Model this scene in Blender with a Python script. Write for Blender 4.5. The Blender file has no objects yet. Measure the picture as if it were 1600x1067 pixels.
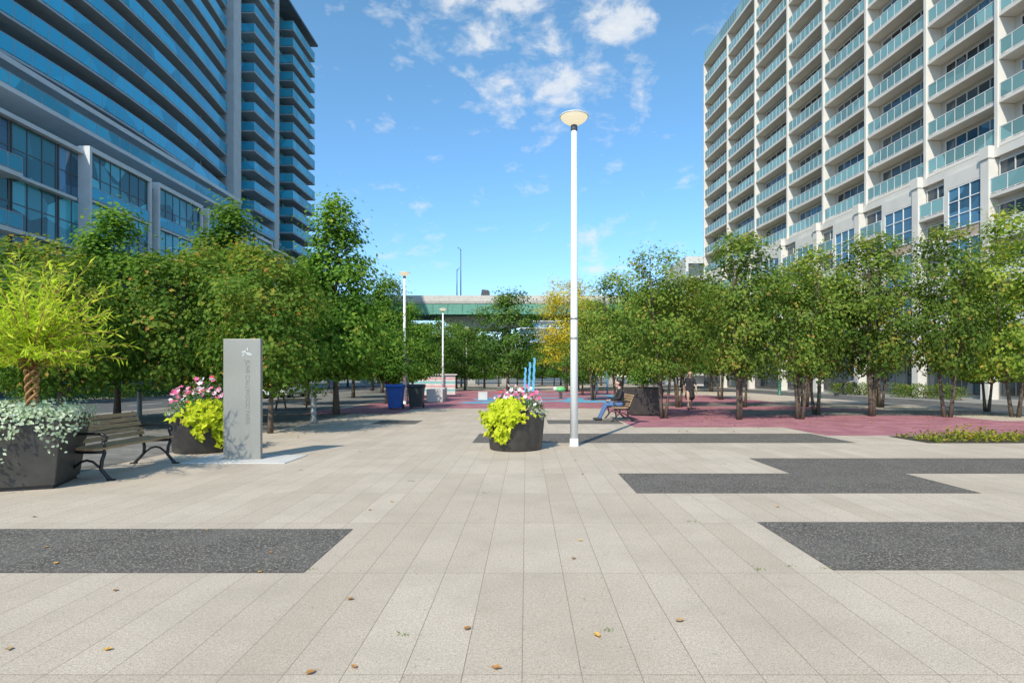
import bpy, math, random, bmesh
import numpy as np
from mathutils import Vector, Matrix
R=math.radians
rnd=random.Random(7)
SC=bpy.context.scene
col=SC.collection
F=900.;VX=822.;HY=588.;H=1.5
def gp(px,py):
    Y=F*H/(py-HY); return ((px-VX)/F*Y,Y)
def xat(px,Y): return (px-VX)/F*Y
def zat(py,Y): return H+(HY-py)/F*Y
# ---------------------------------------------------------------- mesh builder
class MB:
    def __init__(s): s.v=[];s.f=[];s.m=[];s.s=[]
    def add(s,vs,fs,mi=0,sm=False):
        b=len(s.v); s.v+=[tuple(v) for v in vs]
        for f in fs: s.f.append([i+b for i in f]); s.m.append(mi); s.s.append(sm)
    def bx(s,x0,x1,y0,y1,z0,z1,mi=0):
        s.add([(x0,y0,z0),(x1,y0,z0),(x1,y1,z0),(x0,y1,z0),(x0,y0,z1),(x1,y0,z1),(x1,y1,z1),(x0,y1,z1)],
              [(0,3,2,1),(4,5,6,7),(0,1,5,4),(1,2,6,5),(2,3,7,6),(3,0,4,7)],mi)
    def frustum(s,w0,d0,w1,d1,z0,z1,mi=0,c=(0,0)):
        x,y=c
        vs=[]
        for w,d,z in((w0,d0,z0),(w1,d1,z1)):
            vs+=[(x-w/2,y-d/2,z),(x+w/2,y-d/2,z),(x+w/2,y+d/2,z),(x-w/2,y+d/2,z)]
        s.add(vs,[(0,3,2,1),(4,5,6,7),(0,1,5,4),(1,2,6,5),(2,3,7,6),(3,0,4,7)],mi)
    def tube(s,pts,rad,n=8,mi=0,sm=True):
        pts=[Vector(p) for p in pts]
        if not hasattr(rad,'__len__'): rad=[rad]*len(pts)
        t=(pts[1]-pts[0]).normalized()
        a=Vector((0,0,1)) if abs(t.z)<.9 else Vector((1,0,0))
        u=t.cross(a).normalized()
        vs=[];fs=[]
        for i,p in enumerate(pts):
            if 0<i<len(pts)-1: t=((pts[i+1]-p).normalized()+(p-pts[i-1]).normalized())
            elif i>0: t=p-pts[i-1]
            if t.length<1e-9: t=Vector((0,0,1))
            t=t.normalized()
            u=(u-t*u.dot(t))
            if u.length<1e-6: u=t.orthogonal()
            u=u.normalized(); w=t.cross(u)
            for k in range(n):
                an=2*math.pi*k/n
                vs.append(p+(u*math.cos(an)+w*math.sin(an))*rad[i])
        for i in range(len(pts)-1):
            for k in range(n):
                k2=(k+1)%n
                fs.append((i*n+k,i*n+k2,(i+1)*n+k2,(i+1)*n+k))
        s.add(vs,fs,mi,sm)
        b=len(s.v)-len(vs)
        s.f.append([b+k for k in range(n)][::-1]);s.m.append(mi);s.s.append(False)
        e=b+(len(pts)-1)*n
        s.f.append([e+k for k in range(n)]);s.m.append(mi);s.s.append(False)
    def lathe(s,prof,n=24,c=(0,0,0),mi=0,sm=True,sx=1,sy=1):
        vs=[];fs=[]
        for r,z in prof:
            for k in range(n):
                a=2*math.pi*k/n
                vs.append((c[0]+r*math.cos(a)*sx,c[1]+r*math.sin(a)*sy,c[2]+z))
        for i in range(len(prof)-1):
            for k in range(n):
                k2=(k+1)%n
                fs.append((i*n+k,i*n+k2,(i+1)*n+k2,(i+1)*n+k))
        s.add(vs,fs,mi,sm)
    def prism(s,poly,ax,a,b,mi=0):
        n=len(poly)
        def P(p,h):
            if ax=='z': return (p[0],p[1],h)
            if ax=='y': return (p[0],h,p[1])
            return (h,p[0],p[1])
        vs=[P(p,a) for p in poly]+[P(p,b) for p in poly]
        fs=[tuple(range(n))[::-1],tuple(range(n,2*n))]+[(i,(i+1)%n,n+(i+1)%n,n+i) for i in range(n)]
        s.add(vs,fs,mi)
    def bar(s,p,q,w,h,mi=0):
        p=Vector(p);q=Vector(q);t=(q-p).normalized()
        up=Vector((0,0,1)) if abs(t.z)<.95 else Vector((0,1,0))
        u=t.cross(up).normalized();v=u.cross(t)
        vs=[]
        for c in(p,q):
            vs+=[c-u*w/2-v*h/2,c+u*w/2-v*h/2,c+u*w/2+v*h/2,c-u*w/2+v*h/2]
        s.add(vs,[(0,3,2,1),(4,5,6,7),(0,1,5,4),(1,2,6,5),(2,3,7,6),(3,0,4,7)],mi)
    def ball(s,c,r,mi=0,n=10,sc=(1,1,1)):
        prof=[(0.001,-1)]+[(math.sin(math.pi*i/8),-math.cos(math.pi*i/8)) for i in range(1,8)]+[(0.001,1)]
        vs=[];fs=[]
        for rr,z in prof:
            for k in range(n):
                a=2*math.pi*k/n
                vs.append((c[0]+r*rr*math.cos(a)*sc[0],c[1]+r*rr*math.sin(a)*sc[1],c[2]+r*z*sc[2]))
        for i in range(len(prof)-1):
            for k in range(n):
                k2=(k+1)%n; fs.append((i*n+k,i*n+k2,(i+1)*n+k2,(i+1)*n+k))
        fs.append(tuple(range(n))[::-1]); fs.append(tuple(range(len(vs)-n,len(vs))))
        s.add(vs,fs,mi,True)
    def mesh(s,name,mats):
        me=bpy.data.meshes.new(name)
        me.from_pydata(s.v,[],s.f)
        if not isinstance(mats,(list,tuple)): mats=[mats]
        for m in mats: me.materials.append(m)
        me.polygons.foreach_set('material_index',s.m)
        me.polygons.foreach_set('use_smooth',s.s)
        bm=bmesh.new(); bm.from_mesh(me); bmesh.ops.recalc_face_normals(bm,faces=bm.faces); bm.to_mesh(me); bm.free()
        return me
    def build(s,name,mats,parent=None,bevel=0,loc=None):
        o=bpy.data.objects.new(name,s.mesh(name,mats)); col.objects.link(o)
        if parent: o.parent=parent
        if loc: o.location=loc
        if bevel:
            b=o.modifiers.new('b','BEVEL'); b.width=bevel; b.segments=2; b.limit_method='ANGLE'
        return o
def tag(o,label=None,cat=None,group=None,kind=None):
    if label:o['label']=label
    if cat:o['category']=cat
    if group:o['group']=group
    if kind:o['kind']=kind
    return o
def thing(name,label,cat,loc=(0,0,0),rz=0,group=None):
    o=bpy.data.objects.new(name,None); col.objects.link(o)
    o.empty_display_size=.2
    o.location=loc;o.rotation_euler=(0,0,rz)
    return tag(o,label,cat,group)
def inst(name,me,parent,loc=(0,0,0),rot=(0,0,0)):
    o=bpy.data.objects.new(name,me); col.objects.link(o); o.parent=parent; o.location=loc; o.rotation_euler=rot
    return o
def dup(root,loc,rz=0,label=None,group=None,scale=None):
    def rec(o,par):
        c=o.copy(); col.objects.link(c)
        c.parent=par
        for ch in list(o.children): rec(ch,c)
        return c
    r=rec(root,None)
    r.location=loc; r.rotation_euler=(0,0,rz)
    if label:r['label']=label
    if group:r['group']=group
    if scale:r.scale=scale
    return r
# ---------------------------------------------------------------- materials
def newmat(name):
    m=bpy.data.materials.new(name); m.use_nodes=True
    nt=m.node_tree; p=nt.nodes['Principled BSDF']
    return m,nt,p
def N(nt,t,**kw):
    n=nt.nodes.new(t)
    for k,v in kw.items(): setattr(n,k,v)
    return n
def mix(nt,fac,a,b,mode='MIX'):
    n=N(nt,'ShaderNodeMix',data_type='RGBA',blend_type=mode)
    for sock,val in((n.inputs[0],fac),(n.inputs[6],a),(n.inputs[7],b)):
        if hasattr(val,'is_output'): nt.links.new(val,sock)
        elif hasattr(val,'__len__'): sock.default_value=(*val[:3],1)
        else: sock.default_value=val
    return n.outputs[2]
def ramp(nt,src,stops,interp='LINEAR'):
    r=N(nt,'ShaderNodeValToRGB'); r.color_ramp.interpolation=interp
    els=r.color_ramp.elements
    while len(els)<len(stops): els.new(.5)
    for e,(p,c) in zip(els,stops):
        e.position=p; e.color=(*c,1) if hasattr(c,'__len__') else (c,c,c,1)
    nt.links.new(src,r.inputs[0]); return r.outputs[0]
def noise(nt,vec,scale,detail=4,rough=.55):
    n=N(nt,'ShaderNodeTexNoise'); n.inputs['Scale'].default_value=scale; n.inputs['Detail'].default_value=detail; n.inputs['Roughness'].default_value=rough
    nt.links.new(vec,n.inputs['Vector']); return n.outputs[0]
def bump(nt,p,h,strength=.3,dist=.01):
    b=N(nt,'ShaderNodeBump'); b.inputs['Strength'].default_value=strength; b.inputs['Distance'].default_value=dist
    nt.links.new(h,b.inputs['Height']); nt.links.new(b.outputs[0],p.inputs['Normal'])
def M(name,c,rough=.6,var=.15,scale=6,metal=0,spec=.5,bmp=0,stain=0,alpha=1):
    m,nt,p=newmat(name)
    pos=N(nt,'ShaderNodeNewGeometry').outputs['Position']
    n=noise(nt,pos,scale,5)
    a=tuple(x*(1-var) for x in c); b=tuple(min(1,x*(1+var)) for x in c)
    cc=ramp(nt,n,[(.3,a),(.7,b)])
    if stain:
        n2=noise(nt,pos,.6,6,.65)
        cc=mix(nt,ramp(nt,n2,[(.45,0.),(.75,stain)]),cc,tuple(x*.45 for x in c))
    nt.links.new(cc,p.inputs['Base Color'])
    p.inputs['Roughness'].default_value=rough; p.inputs['Metallic'].default_value=metal
    p.inputs['Specular IOR Level'].default_value=spec
    if bmp: bump(nt,p,noise(nt,pos,scale*8,3),bmp,.004)
    if alpha<1: p.inputs['Alpha'].default_value=alpha
    return m
def pave_mat():
    m,nt,p=newmat('granite paving')
    pos=N(nt,'ShaderNodeNewGeometry').outputs['Position']
    mp=N(nt,'ShaderNodeMapping'); mp.inputs['Location'].default_value=(.02,-1.4,0); nt.links.new(pos,mp.inputs[0])
    br=N(nt,'ShaderNodeTexBrick'); br.offset=0; br.offset_frequency=2; br.squash=1; br.inputs['Scale'].default_value=1
    br.inputs['Brick Width'].default_value=.3; br.inputs['Row Height'].default_value=1.5
    br.inputs['Mortar Size'].default_value=.0026; br.inputs['Mortar Smooth'].default_value=.4
    br.inputs['Color1'].default_value=(.485,.41,.325,1); br.inputs['Color2'].default_value=(.55,.472,.38,1); br.inputs['Mortar'].default_value=(.22,.18,.13,1)
    nt.links.new(mp.outputs[0],br.inputs[0])
    sp=noise(nt,pos,120,2,.7)
    c=mix(nt,1,br.outputs['Color'],ramp(nt,sp,[(.28,(.52,.51,.49)),(.5,(1,1,1)),(.72,(1.27,1.25,1.22))]),'MULTIPLY')
    sp4=noise(nt,pos,45,2,.7)
    c=mix(nt,1,c,ramp(nt,sp4,[(.3,(.85,.84,.83)),(.7,(1.1,1.1,1.1))]),'MULTIPLY')
    st=noise(nt,pos,.9,7,.66)
    c=mix(nt,ramp(nt,st,[(.42,0.),(.72,.5)]),c,(.335,.28,.215))
    st2=noise(nt,pos,5,5,.7)
    c=mix(nt,ramp(nt,st2,[(.55,0.),(.72,.35)]),c,(.35,.29,.22))
    sp3=noise(nt,pos,22,2,.5)
    c=mix(nt,ramp(nt,sp3,[(.69,0.),(.73,.45)]),c,(.21,.17,.125))
    nt.links.new(c,p.inputs['Base Color']); p.inputs['Roughness'].default_value=.85; p.inputs['Specular IOR Level'].default_value=.2
    hm=N(nt,'ShaderNodeMath',operation='SUBTRACT'); nt.links.new(sp,hm.inputs[0]); nt.links.new(br.outputs['Fac'],hm.inputs[1])
    bump(nt,p,hm.outputs[0],.35,.004)
    return m
def pebble_mat():
    m,nt,p=newmat('dark pebble concrete')
    pos=N(nt,'ShaderNodeNewGeometry').outputs['Position']
    vo=N(nt,'ShaderNodeTexVoronoi'); vo.inputs['Scale'].default_value=95; nt.links.new(pos,vo.inputs['Vector'])
    sx=N(nt,'ShaderNodeSeparateColor'); nt.links.new(vo.outputs['Color'],sx.inputs[0])
    c=ramp(nt,sx.outputs[0],[(0,(.06,.055,.048)),(.5,(.112,.102,.09)),(.8,(.175,.158,.138)),(.97,(.38,.335,.275))])
    c=mix(nt,ramp(nt,vo.outputs['Distance'],[(.45,0.),(.8,.6)]),c,(.06,.055,.05))
    st=noise(nt,pos,1.5,5)
    c=mix(nt,ramp(nt,st,[(.4,0.),(.7,.4)]),c,(.18,.165,.145))
    nt.links.new(c,p.inputs['Base Color']); p.inputs['Roughness'].default_value=.85; p.inputs['Specular IOR Level'].default_value=.15
    bump(nt,p,vo.outputs['Distance'],-.4,.004)
    return m
def brickpave(name,c1,c2,mo,w,h,ms=.006):
    m,nt,p=newmat(name)
    pos=N(nt,'ShaderNodeNewGeometry').outputs['Position']
    br=N(nt,'ShaderNodeTexBrick'); br.inputs['Scale'].default_value=1
    br.inputs['Brick Width'].default_value=w; br.inputs['Row Height'].default_value=h; br.inputs['Mortar Size'].default_value=ms
    br.inputs['Color1'].default_value=(*c1,1);br.inputs['Color2'].default_value=(*c2,1);br.inputs['Mortar'].default_value=(*mo,1)
    nt.links.new(pos,br.inputs[0])
    n=noise(nt,pos,1.2,6,.65)
    c=mix(nt,1,br.outputs['Color'],ramp(nt,n,[(.3,(.7,.7,.7)),(.7,(1.2,1.2,1.2))]),'MULTIPLY')
    n2=noise(nt,pos,60,2)
    c=mix(nt,1,c,ramp(nt,n2,[(.3,(.8,.8,.8)),(.7,(1.15,1.15,1.15))]),'MULTIPLY')
    nt.links.new(c,p.inputs['Base Color']); p.inputs['Roughness'].default_value=.85; p.inputs['Specular IOR Level'].default_value=.2
    return m
def glassmat(name,c,rough=.06,var=.4,scale=.35,spec=.5):
    m,nt,p=newmat(name)
    pos=N(nt,'ShaderNodeNewGeometry').outputs['Position']
    vo=N(nt,'ShaderNodeTexVoronoi'); vo.inputs['Scale'].default_value=scale; nt.links.new(pos,vo.inputs['Vector'])
    sx=N(nt,'ShaderNodeSeparateColor'); nt.links.new(vo.outputs['Color'],sx.inputs[0])
    cc=ramp(nt,sx.outputs[0],[(.1,tuple(x*(1-var) for x in c)),(.9,tuple(x*(1+var) for x in c))])
    nt.links.new(cc,p.inputs['Base Color']); p.inputs['Roughness'].default_value=rough
    p.inputs['Specular IOR Level'].default_value=spec
    return m
def leafmat(name,stops,trans=.4,objvar=.16,gain=1.0,sat=1.0):
    m,nt,p=newmat(name); nt.nodes.remove(p)
    at=N(nt,'ShaderNodeAttribute',attribute_name='tint')
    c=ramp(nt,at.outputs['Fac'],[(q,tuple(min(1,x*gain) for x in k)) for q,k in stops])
    oi=N(nt,'ShaderNodeObjectInfo')
    mr=N(nt,'ShaderNodeMapRange'); mr.inputs[3].default_value=1-objvar; mr.inputs[4].default_value=1+objvar; nt.links.new(oi.outputs['Random'],mr.inputs[0])
    hs=N(nt,'ShaderNodeHueSaturation'); hs.inputs['Saturation'].default_value=sat; nt.links.new(c,hs.inputs['Color']); nt.links.new(mr.outputs[0],hs.inputs['Value'])
    df=N(nt,'ShaderNodeBsdfDiffuse'); nt.links.new(hs.outputs[0],df.inputs[0])
    tr=N(nt,'ShaderNodeBsdfTranslucent')
    br=mix(nt,1,hs.outputs[0],(1.4,1.55,.65),'MULTIPLY'); nt.links.new(br,tr.inputs[0])
    ms=N(nt,'ShaderNodeMixShader'); ms.inputs[0].default_value=trans
    nt.links.new(df.outputs[0],ms.inputs[1]); nt.links.new(tr.outputs[0],ms.inputs[2])
    nt.links.new(ms.outputs[0],nt.nodes['Material Output'].inputs[0])
    return m
PAVE=pave_mat(); PEB=pebble_mat()
PINK=brickpave('pink red pavers',(.35,.14,.165),(.43,.19,.21),(.20,.10,.11),.4,.2)
BLUEP=brickpave('blue rubber',(.12,.36,.52),(.15,.41,.58),(.13,.38,.55),5,5)
GREYP=brickpave('grey pavers',(.175,.165,.145),(.24,.225,.20),(.09,.09,.08),.3,.2)
ASPH=M('asphalt',(.095,.093,.088),.85,.25,3,bmp=.3)
EARTH=M('open ground',(.14,.14,.11),.9,.25,.5)
CONC=M('concrete',(.42,.405,.375),.8,.12,3,bmp=.2,stain=.4)
SIDEW=M('side walk concrete',(.26,.25,.23),.85,.15,2,bmp=.2,stain=.4)
CONCL=M('pale concrete',(.56,.54,.50),.75,.1,2,bmp=.2,stain=.25)
KERB=M('kerb stone',(.34,.33,.31),.8,.15,4)
WHITE=M('white painted steel',(.80,.80,.77),.35,.04,3)
LINE=M('road paint',(.6,.6,.56),.7,.15,8)
BLACK=M('black iron',(.018,.018,.019),.4,.2,10)
PLANT=M('charcoal planter',(.05,.046,.042),.5,.3,5,stain=.4)
SOIL=M('soil',(.05,.038,.025),.95,.3,20)
def steelmat():
    m,nt,p=newmat('brushed steel')
    tc=N(nt,'ShaderNodeTexCoord').outputs['Object']
    mp=N(nt,'ShaderNodeMapping'); mp.inputs['Scale'].default_value=(60,60,1.2); nt.links.new(tc,mp.inputs[0])
    a=noise(nt,mp.outputs[0],3,5,.6); b=noise(nt,tc,1.6,3,.5)
    c=mix(nt,1,ramp(nt,a,[(.3,(.29,.287,.265)),(.7,(.33,.325,.30))]),ramp(nt,b,[(.3,(.93,.93,.92)),(.7,(1.05,1.05,1.05))]),'MULTIPLY')
    nt.links.new(c,p.inputs['Base Color']); p.inputs['Metallic'].default_value=.3; p.inputs['Roughness'].default_value=.45
    return m
STEEL=steelmat()
BARK=M('bark',(.115,.085,.06),.9,.35,14,bmp=.6)
BARKP=M('pale brown stem',(.34,.18,.07),.8,.25,20)
DARKM=M('dark grey metal',(.07,.075,.08),.5,.2,5)
def woodmat():
    m,nt,p=newmat('weathered slats')
    tc=N(nt,'ShaderNodeTexCoord').outputs['Object']
    mp=N(nt,'ShaderNodeMapping'); mp.inputs['Scale'].default_value=(1.5,30,30); nt.links.new(tc,mp.inputs[0])
    n=noise(nt,mp.outputs[0],3,6,.6)
    c=ramp(nt,n,[(.3,(.23,.135,.06)),(.55,(.42,.27,.135)),(.75,(.56,.39,.215))])
    nt.links.new(c,p.inputs['Base Color']); p.inputs['Roughness'].default_value=.7; bump(nt,p,n,.3,.003)
    return m
WOOD=woodmat()
LFL=leafmat('linden leaves',[(0,(.028,.064,.012)),(.35,(.068,.150,.021)),(.62,(.14,.25,.034)),(.85,(.25,.34,.05)),(1,(.30,.22,.05))],gain=1.12,sat=.97)
LFP=leafmat('pear leaves',[(0,(.034,.068,.015)),(.35,(.090,.155,.026)),(.62,(.185,.26,.04)),(.82,(.31,.33,.055)),(1,(.38,.21,.055))],gain=1.16,sat=.96)
LFO=leafmat('turning leaves',[(0,(.034,.072,.014)),(.35,(.083,.155,.024)),(.62,(.16,.235,.036)),(.82,(.28,.29,.05)),(1,(.40,.20,.05))],gain=1.12,sat=.97)
LFYG=leafmat('yellow green leaves',[(0,(.06,.11,.015)),(.35,(.15,.23,.028)),(.62,(.27,.34,.045)),(.82,(.40,.41,.06)),(1,(.42,.28,.05))],gain=1.15,sat=.95)
LFY=leafmat('yellow leaves',[(0,(.24,.20,.02)),(.4,(.46,.37,.035)),(.75,(.64,.52,.06)),(1,(.36,.36,.05))],.4)
LFG=leafmat('fresh green leaves',[(0,(.03,.075,.014)),(.35,(.07,.155,.026)),(.65,(.13,.23,.04)),(1,(.25,.30,.055))],gain=1.15,sat=.95)
LIME=leafmat('lime leaves',[(0,(.28,.33,.015)),(.4,(.50,.56,.03)),(.75,(.68,.70,.06)),(1,(.6,.5,.06))],.35,.05)
SILV=leafmat('silver leaves',[(0,(.24,.32,.17)),(.5,(.48,.56,.39)),(1,(.70,.74,.62))],.2,.05)
WILL=leafmat('willow leaves',[(0,(.19,.28,.02)),(.4,(.40,.51,.04)),(.75,(.57,.64,.08)),(1,(.6,.55,.07))],.4,.05)
PGRN=leafmat('planter foliage',[(0,(.03,.08,.02)),(.5,(.08,.18,.035)),(1,(.15,.25,.06))],.3,.05)
BEDL=leafmat('ground cover leaves',[(0,(.07,.12,.018)),(.45,(.22,.26,.035)),(.75,(.40,.33,.05)),(1,(.46,.18,.04))],.3,.05)
DRYL=leafmat('dry litter',[(0,(.16,.09,.03)),(.5,(.34,.20,.06)),(1,(.5,.34,.09))],.2,.05)
# ---------------------------------------------------------------- foliage
def norm(a): return a/np.maximum(np.linalg.norm(a,axis=1,keepdims=True),1e-9)
def leaves(name,P,Nn,D,L,W,tint,mat,parent=None):
    n=len(P); Nn=norm(Nn); D=norm(D-Nn*np.sum(D*Nn,1,keepdims=True)); S=np.cross(Nn,D)
    L=np.broadcast_to(L,(n,))[:,None]; W=np.broadcast_to(W,(n,))[:,None]
    v=np.empty((n,4,3))
    v[:,0]=P; v[:,1]=P+D*L*.42+S*W/2+Nn*L*.07; v[:,2]=P+D*L-Nn*L*.06; v[:,3]=P+D*L*.42-S*W/2+Nn*L*.07
    me=bpy.data.meshes.new(name)
    me.from_pydata(v.reshape(-1,3).tolist(),[],np.arange(4*n).reshape(n,4).tolist())
    a=me.attributes.new('tint','FLOAT','POINT'); a.data.foreach_set('value',np.repeat(np.clip(tint,0,1),4).astype(np.float32))
    me.materials.append(mat)
    o=bpy.data.objects.new(name,me); col.objects.link(o)
    if parent:o.parent=parent
    return o
def envelope(shape,t):
    if shape=='pyr': return min(1,(t/.16+.25))**.7*(max(0,1-t)**.68)*1.02 if t<1 else 0
    if shape=='oval': return math.sqrt(max(0,1-((t-.42)/.6)**2))
    if shape=='vase': return math.sqrt(max(0,1-((t-.55)/.58)**2))*(.75+.25*t)
    return math.sqrt(max(0,1-((t-.5)/.5)**2))
def make_tree(seed,Ht,zb,rx,shape,ncl,npl,leaf,wr,mat,stems=1,sig=.34,tr=.1,brown=.04,nlimb=22,root=None,name='street_tree',label='tree',group=None):
    rs=np.random.RandomState(seed); rr=random.Random(seed)
    if root is None: root=thing(name,label,'tree',group=group)
    ph=[rr.uniform(0,6.28) for _ in range(4)]
    C=[]
    while len(C)<ncl:
        t=rr.random(); e=envelope(shape,t)
        if rr.random()>e+.12: continue
        a=rr.uniform(0,6.283)
        lob=1+.25*math.sin(2*a+ph[0]+t*4)+.18*math.sin(5*a+ph[1]-t*9)+.12*math.sin(9*t*2+ph[2])
        f=math.sqrt(rr.uniform(.12,1))
        r=rx*e*lob*f*.93
        C.append((r*math.cos(a),r*math.sin(a),zb+t*(Ht-zb)-.12*Ht*.3*f*(1-t)))
    C=np.array(C)
    m=MB()
    limbs=rr.sample(range(ncl),min(nlimb,ncl))
    stl=[]
    for s in range(stems):
        a=6.28*s/stems+ph[3]; lean=0 if stems==1 else .14*Ht*.6
        bx,by=(0,0) if stems==1 else (.09*math.cos(a),.09*math.sin(a))
        pts=[];rad=[]
        for i in range(9):
            q=i/8
            pts.append((bx+lean*q**.9*math.cos(a)+.05*math.sin(4*q+a*2)*q*2,by+lean*q**.9*math.sin(a)+.05*math.cos(5*q+a)*q*2,-.03+q*(Ht*.86)))
            k=tr*(1 if stems==1 else .66)
            rad.append(k*(1-q)**.8*(1.35 if i==0 else 1)+.012)
        m.tube(pts,rad,8); stl.append([Vector(p) for p in pts])
    for li in limbs:
        c=Vector(C[li]); st=min(stl,key=lambda S:min((p-c).length for p in S))
        zz=max(zb*.75,min(Ht*.7,c.z-.45*math.hypot(c.x,c.y)-.3))
        q=zz/(Ht*.86)*8; i=int(min(7,q)); b=st[i].lerp(st[i+1],q-i)
        mid=b.lerp(c,.5)+Vector((0,0,-.1-.05*rr.random()))+Vector((rr.uniform(-.1,.1),rr.uniform(-.1,.1),0))
        r0=tr*.38*(1-zz/Ht)+.012
        m.tube([b,b.lerp(mid,.5)+Vector((0,0,.03)),mid,c],[r0,r0*.8,r0*.55,.006],5)
    m.build('trunk',BARK,root)
    n=ncl*npl
    idx=np.repeat(np.arange(ncl),npl)
    csz=rs.uniform(.65,1.35,ncl)*sig
    off=rs.normal(0,1,(n,3))*csz[idx][:,None]; off[:,2]*=.62
    P=C[idx]+off
    k=P[:,2]>zb*.8; P=P[k]; idx=idx[k]; off=off[k]; n=len(P)
    ax=np.stack([P[:,0],P[:,1],(P[:,2]-(zb+.35*(Ht-zb)))*.7],1)
    Nn=norm(ax)*.7+norm(off)*.5+np.array([0,0,.45])+rs.normal(0,.35,(n,3))
    D=norm(ax)*.5+rs.normal(0,.7,(n,3))+np.array([0,0,-.45])
    ct=rs.normal(0,.14,ncl)
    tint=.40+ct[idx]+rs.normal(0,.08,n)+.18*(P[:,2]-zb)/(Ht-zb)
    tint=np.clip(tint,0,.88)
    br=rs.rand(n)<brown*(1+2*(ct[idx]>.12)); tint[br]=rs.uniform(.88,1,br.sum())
    L=leaf*rs.uniform(.65,1.25,n)
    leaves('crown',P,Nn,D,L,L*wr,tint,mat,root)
    return root
# ================================================================ GROUND
def structure(mb,name,mat,bevel=0):
    o=mb.build(name,mat,None,bevel); o['kind']='structure'; return o
m=MB(); m.bx(-900,900,-300,2500,-.4,-.14); structure(m,'ground',EARTH)
m=MB(); m.bx(-17,20,-12,112,-.139,0); structure(m,'park_paving',PAVE)
def sheet(name,rects,z,mat):
    m=MB()
    for x0,x1,y0,y1 in rects: m.add([(x0,y0,z),(x1,y0,z),(x1,y1,z),(x0,y1,z)],[(0,1,2,3)])
    return structure(m,name,mat)
sheet('dark_strip_left',[(-9.6,-1.7,4.4,5.66)],.004,PEB)
sheet('dark_strip_right',[(2.38,12,4.46,5.93)],.004,PEB)
sheet('dark_strip_stepped',[(1.42,5.85,7.4,8.9),(4.08,18,8.9,10.55)],.004,PEB)
sheet('dark_strip_behind_planter',[(-1.22,7.45,13.0,15.1)],.004,PEB)
sheet('dark_strip_far',[(-4.9,-3.5,18.1,19.6),(.7,3.1,18.2,19.8)],.004,PEB)
sheet('pink_paving',[(7.6,17.5,14.6,17.0),(3.2,17.0,17.0,19.4),(3.6,16.0,19.4,27),(-8.5,14.5,27,46),(-9,-5.2,23,27),(-8,12,46,60)],.003,PINK)
sheet('grey_tree_strip',[(-16.8,-7.0,8.6,23),(-16.8,-9.05,23,60)],.0035,GREYP)
sheet('grey_tree_strip_right',[(8.6,19.6,22.2,25.4),(6,19.6,29,32)],.006,GREYP)
m=MB()
for (cx,cy,ro,ri) in((.2,37.5,3.6,2.5),(3.6,34.5,1.6,0.0),(-2.6,33,1.2,0.),(2.5,44,5.0,3.8)):
    n=48;vs=[];fs=[]
    for k in range(n):
        a=6.2832*k/n; vs+=[(cx+ro*math.cos(a),cy+ro*math.sin(a),.008+.002*cy/50),(cx+max(ri,.01)*math.cos(a),cy+max(ri,.01)*math.sin(a),.008+.002*cy/50)]
    for k in range(n):
        a=2*k;b=2*((k+1)%n); fs.append((a,b,b+1,a+1))
    m.add(vs,fs)
structure(m,'blue_play_surface',BLUEP)
sheet('street_left',[(-27,-17.2,-60,400)],-.132,ASPH)
sheet('street_right',[(20.2,25.2,-60,160)],-.132,ASPH)
sheet('cross_street',[(-42,60,112.2,140)],-.128,ASPH)
m=MB(); m.bx(-36.5,-27,-60,112,-.14,.0); structure(m,'sidewalk_left',SIDEW)
m=MB(); m.prism([(25.2,-60),(42,-60),(42,110),(25.2,110)],'z',-.14,.0); structure(m,'sidewalk_right',SIDEW)
m=MB(); m.bx(-17.2,-17.0,-12,112,-.14,.012); m.bx(20.0,20.2,-12,112,-.14,.012); structure(m,'kerb',KERB,.02)
m=MB()
for k in range(22): m.add([(-22.2,-4+k*6,-.126),(-22.05,-4+k*6,-.126),(-22.05,-1+k*6,-.126),(-22.2,-1+k*6,-.126)],[(0,1,2,3)])
structure(m,'lane_marking',LINE)
m=MB(); m.bx(-5.95,-4.15,9.9,10.95,-.05,.014); structure(m,'concrete_pad',CONCL,.006)
rs=np.random.RandomState(5)
n=5600; P=np.stack([rs.uniform(9.15,17,n),rs.uniform(13.0,14.35,n),np.abs(rs.normal(.05,.06,n))],1)
cl=np.sin(P[:,0]*3.1)+np.sin(P[:,0]*1.3+P[:,1]*4)
P[:,2]*=(1+.35*cl)
P=P[(rs.rand(n)<.55+.22*cl)]; n=len(P)
bed=leaves('ground_cover',P,rs.normal(0,.6,(n,3))+[0,0,.8],rs.normal(0,1,(n,3))+[0,0,.5],rs.uniform(.07,.13,n),rs.uniform(.035,.06,n),rs.beta(2,2.2,n),BEDL)
tag(bed,'low yellow green ground cover bed with orange tips on the right','ground cover',kind='stuff')
sheet('planting_bed_soil',[(9.05,17.1,12.95,14.4)],.011,SOIL)
P=[]
for px,py in((1187,890),(1233,884),(1290,888),(630,992),(945,985),(480,890),(760,770),(1080,815),(900,720),(1130,725),(640,752),(1300,760),(470,735),(560,705),(850,735),(1010,705)):
    x,y=gp(px,py)
    for k in range(14): P.append((x+rs.normal(0,.03),y+rs.normal(0,.012),0.002))
P=np.array(P); n=len(P)
w=leaves('joint_weeds',P,rs.normal(0,1,(n,3))+[0,0,.2],rs.normal(0,.8,(n,3))+[0,0,.6],rs.uniform(.012,.032,n),.006,rs.uniform(.3,.9,n),LFG)
tag(w,'tiny green weeds growing in the paving joints','weeds',kind='stuff')
n=900; sd_=rs.rand(n)<.5
P=np.stack([np.where(sd_,rs.uniform(4,19.5,n),rs.uniform(-16,-5.5,n)),np.where(sd_,rs.uniform(15.5,27,n),rs.uniform(12.5,27,n)),np.full(n,.016)],1)
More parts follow.
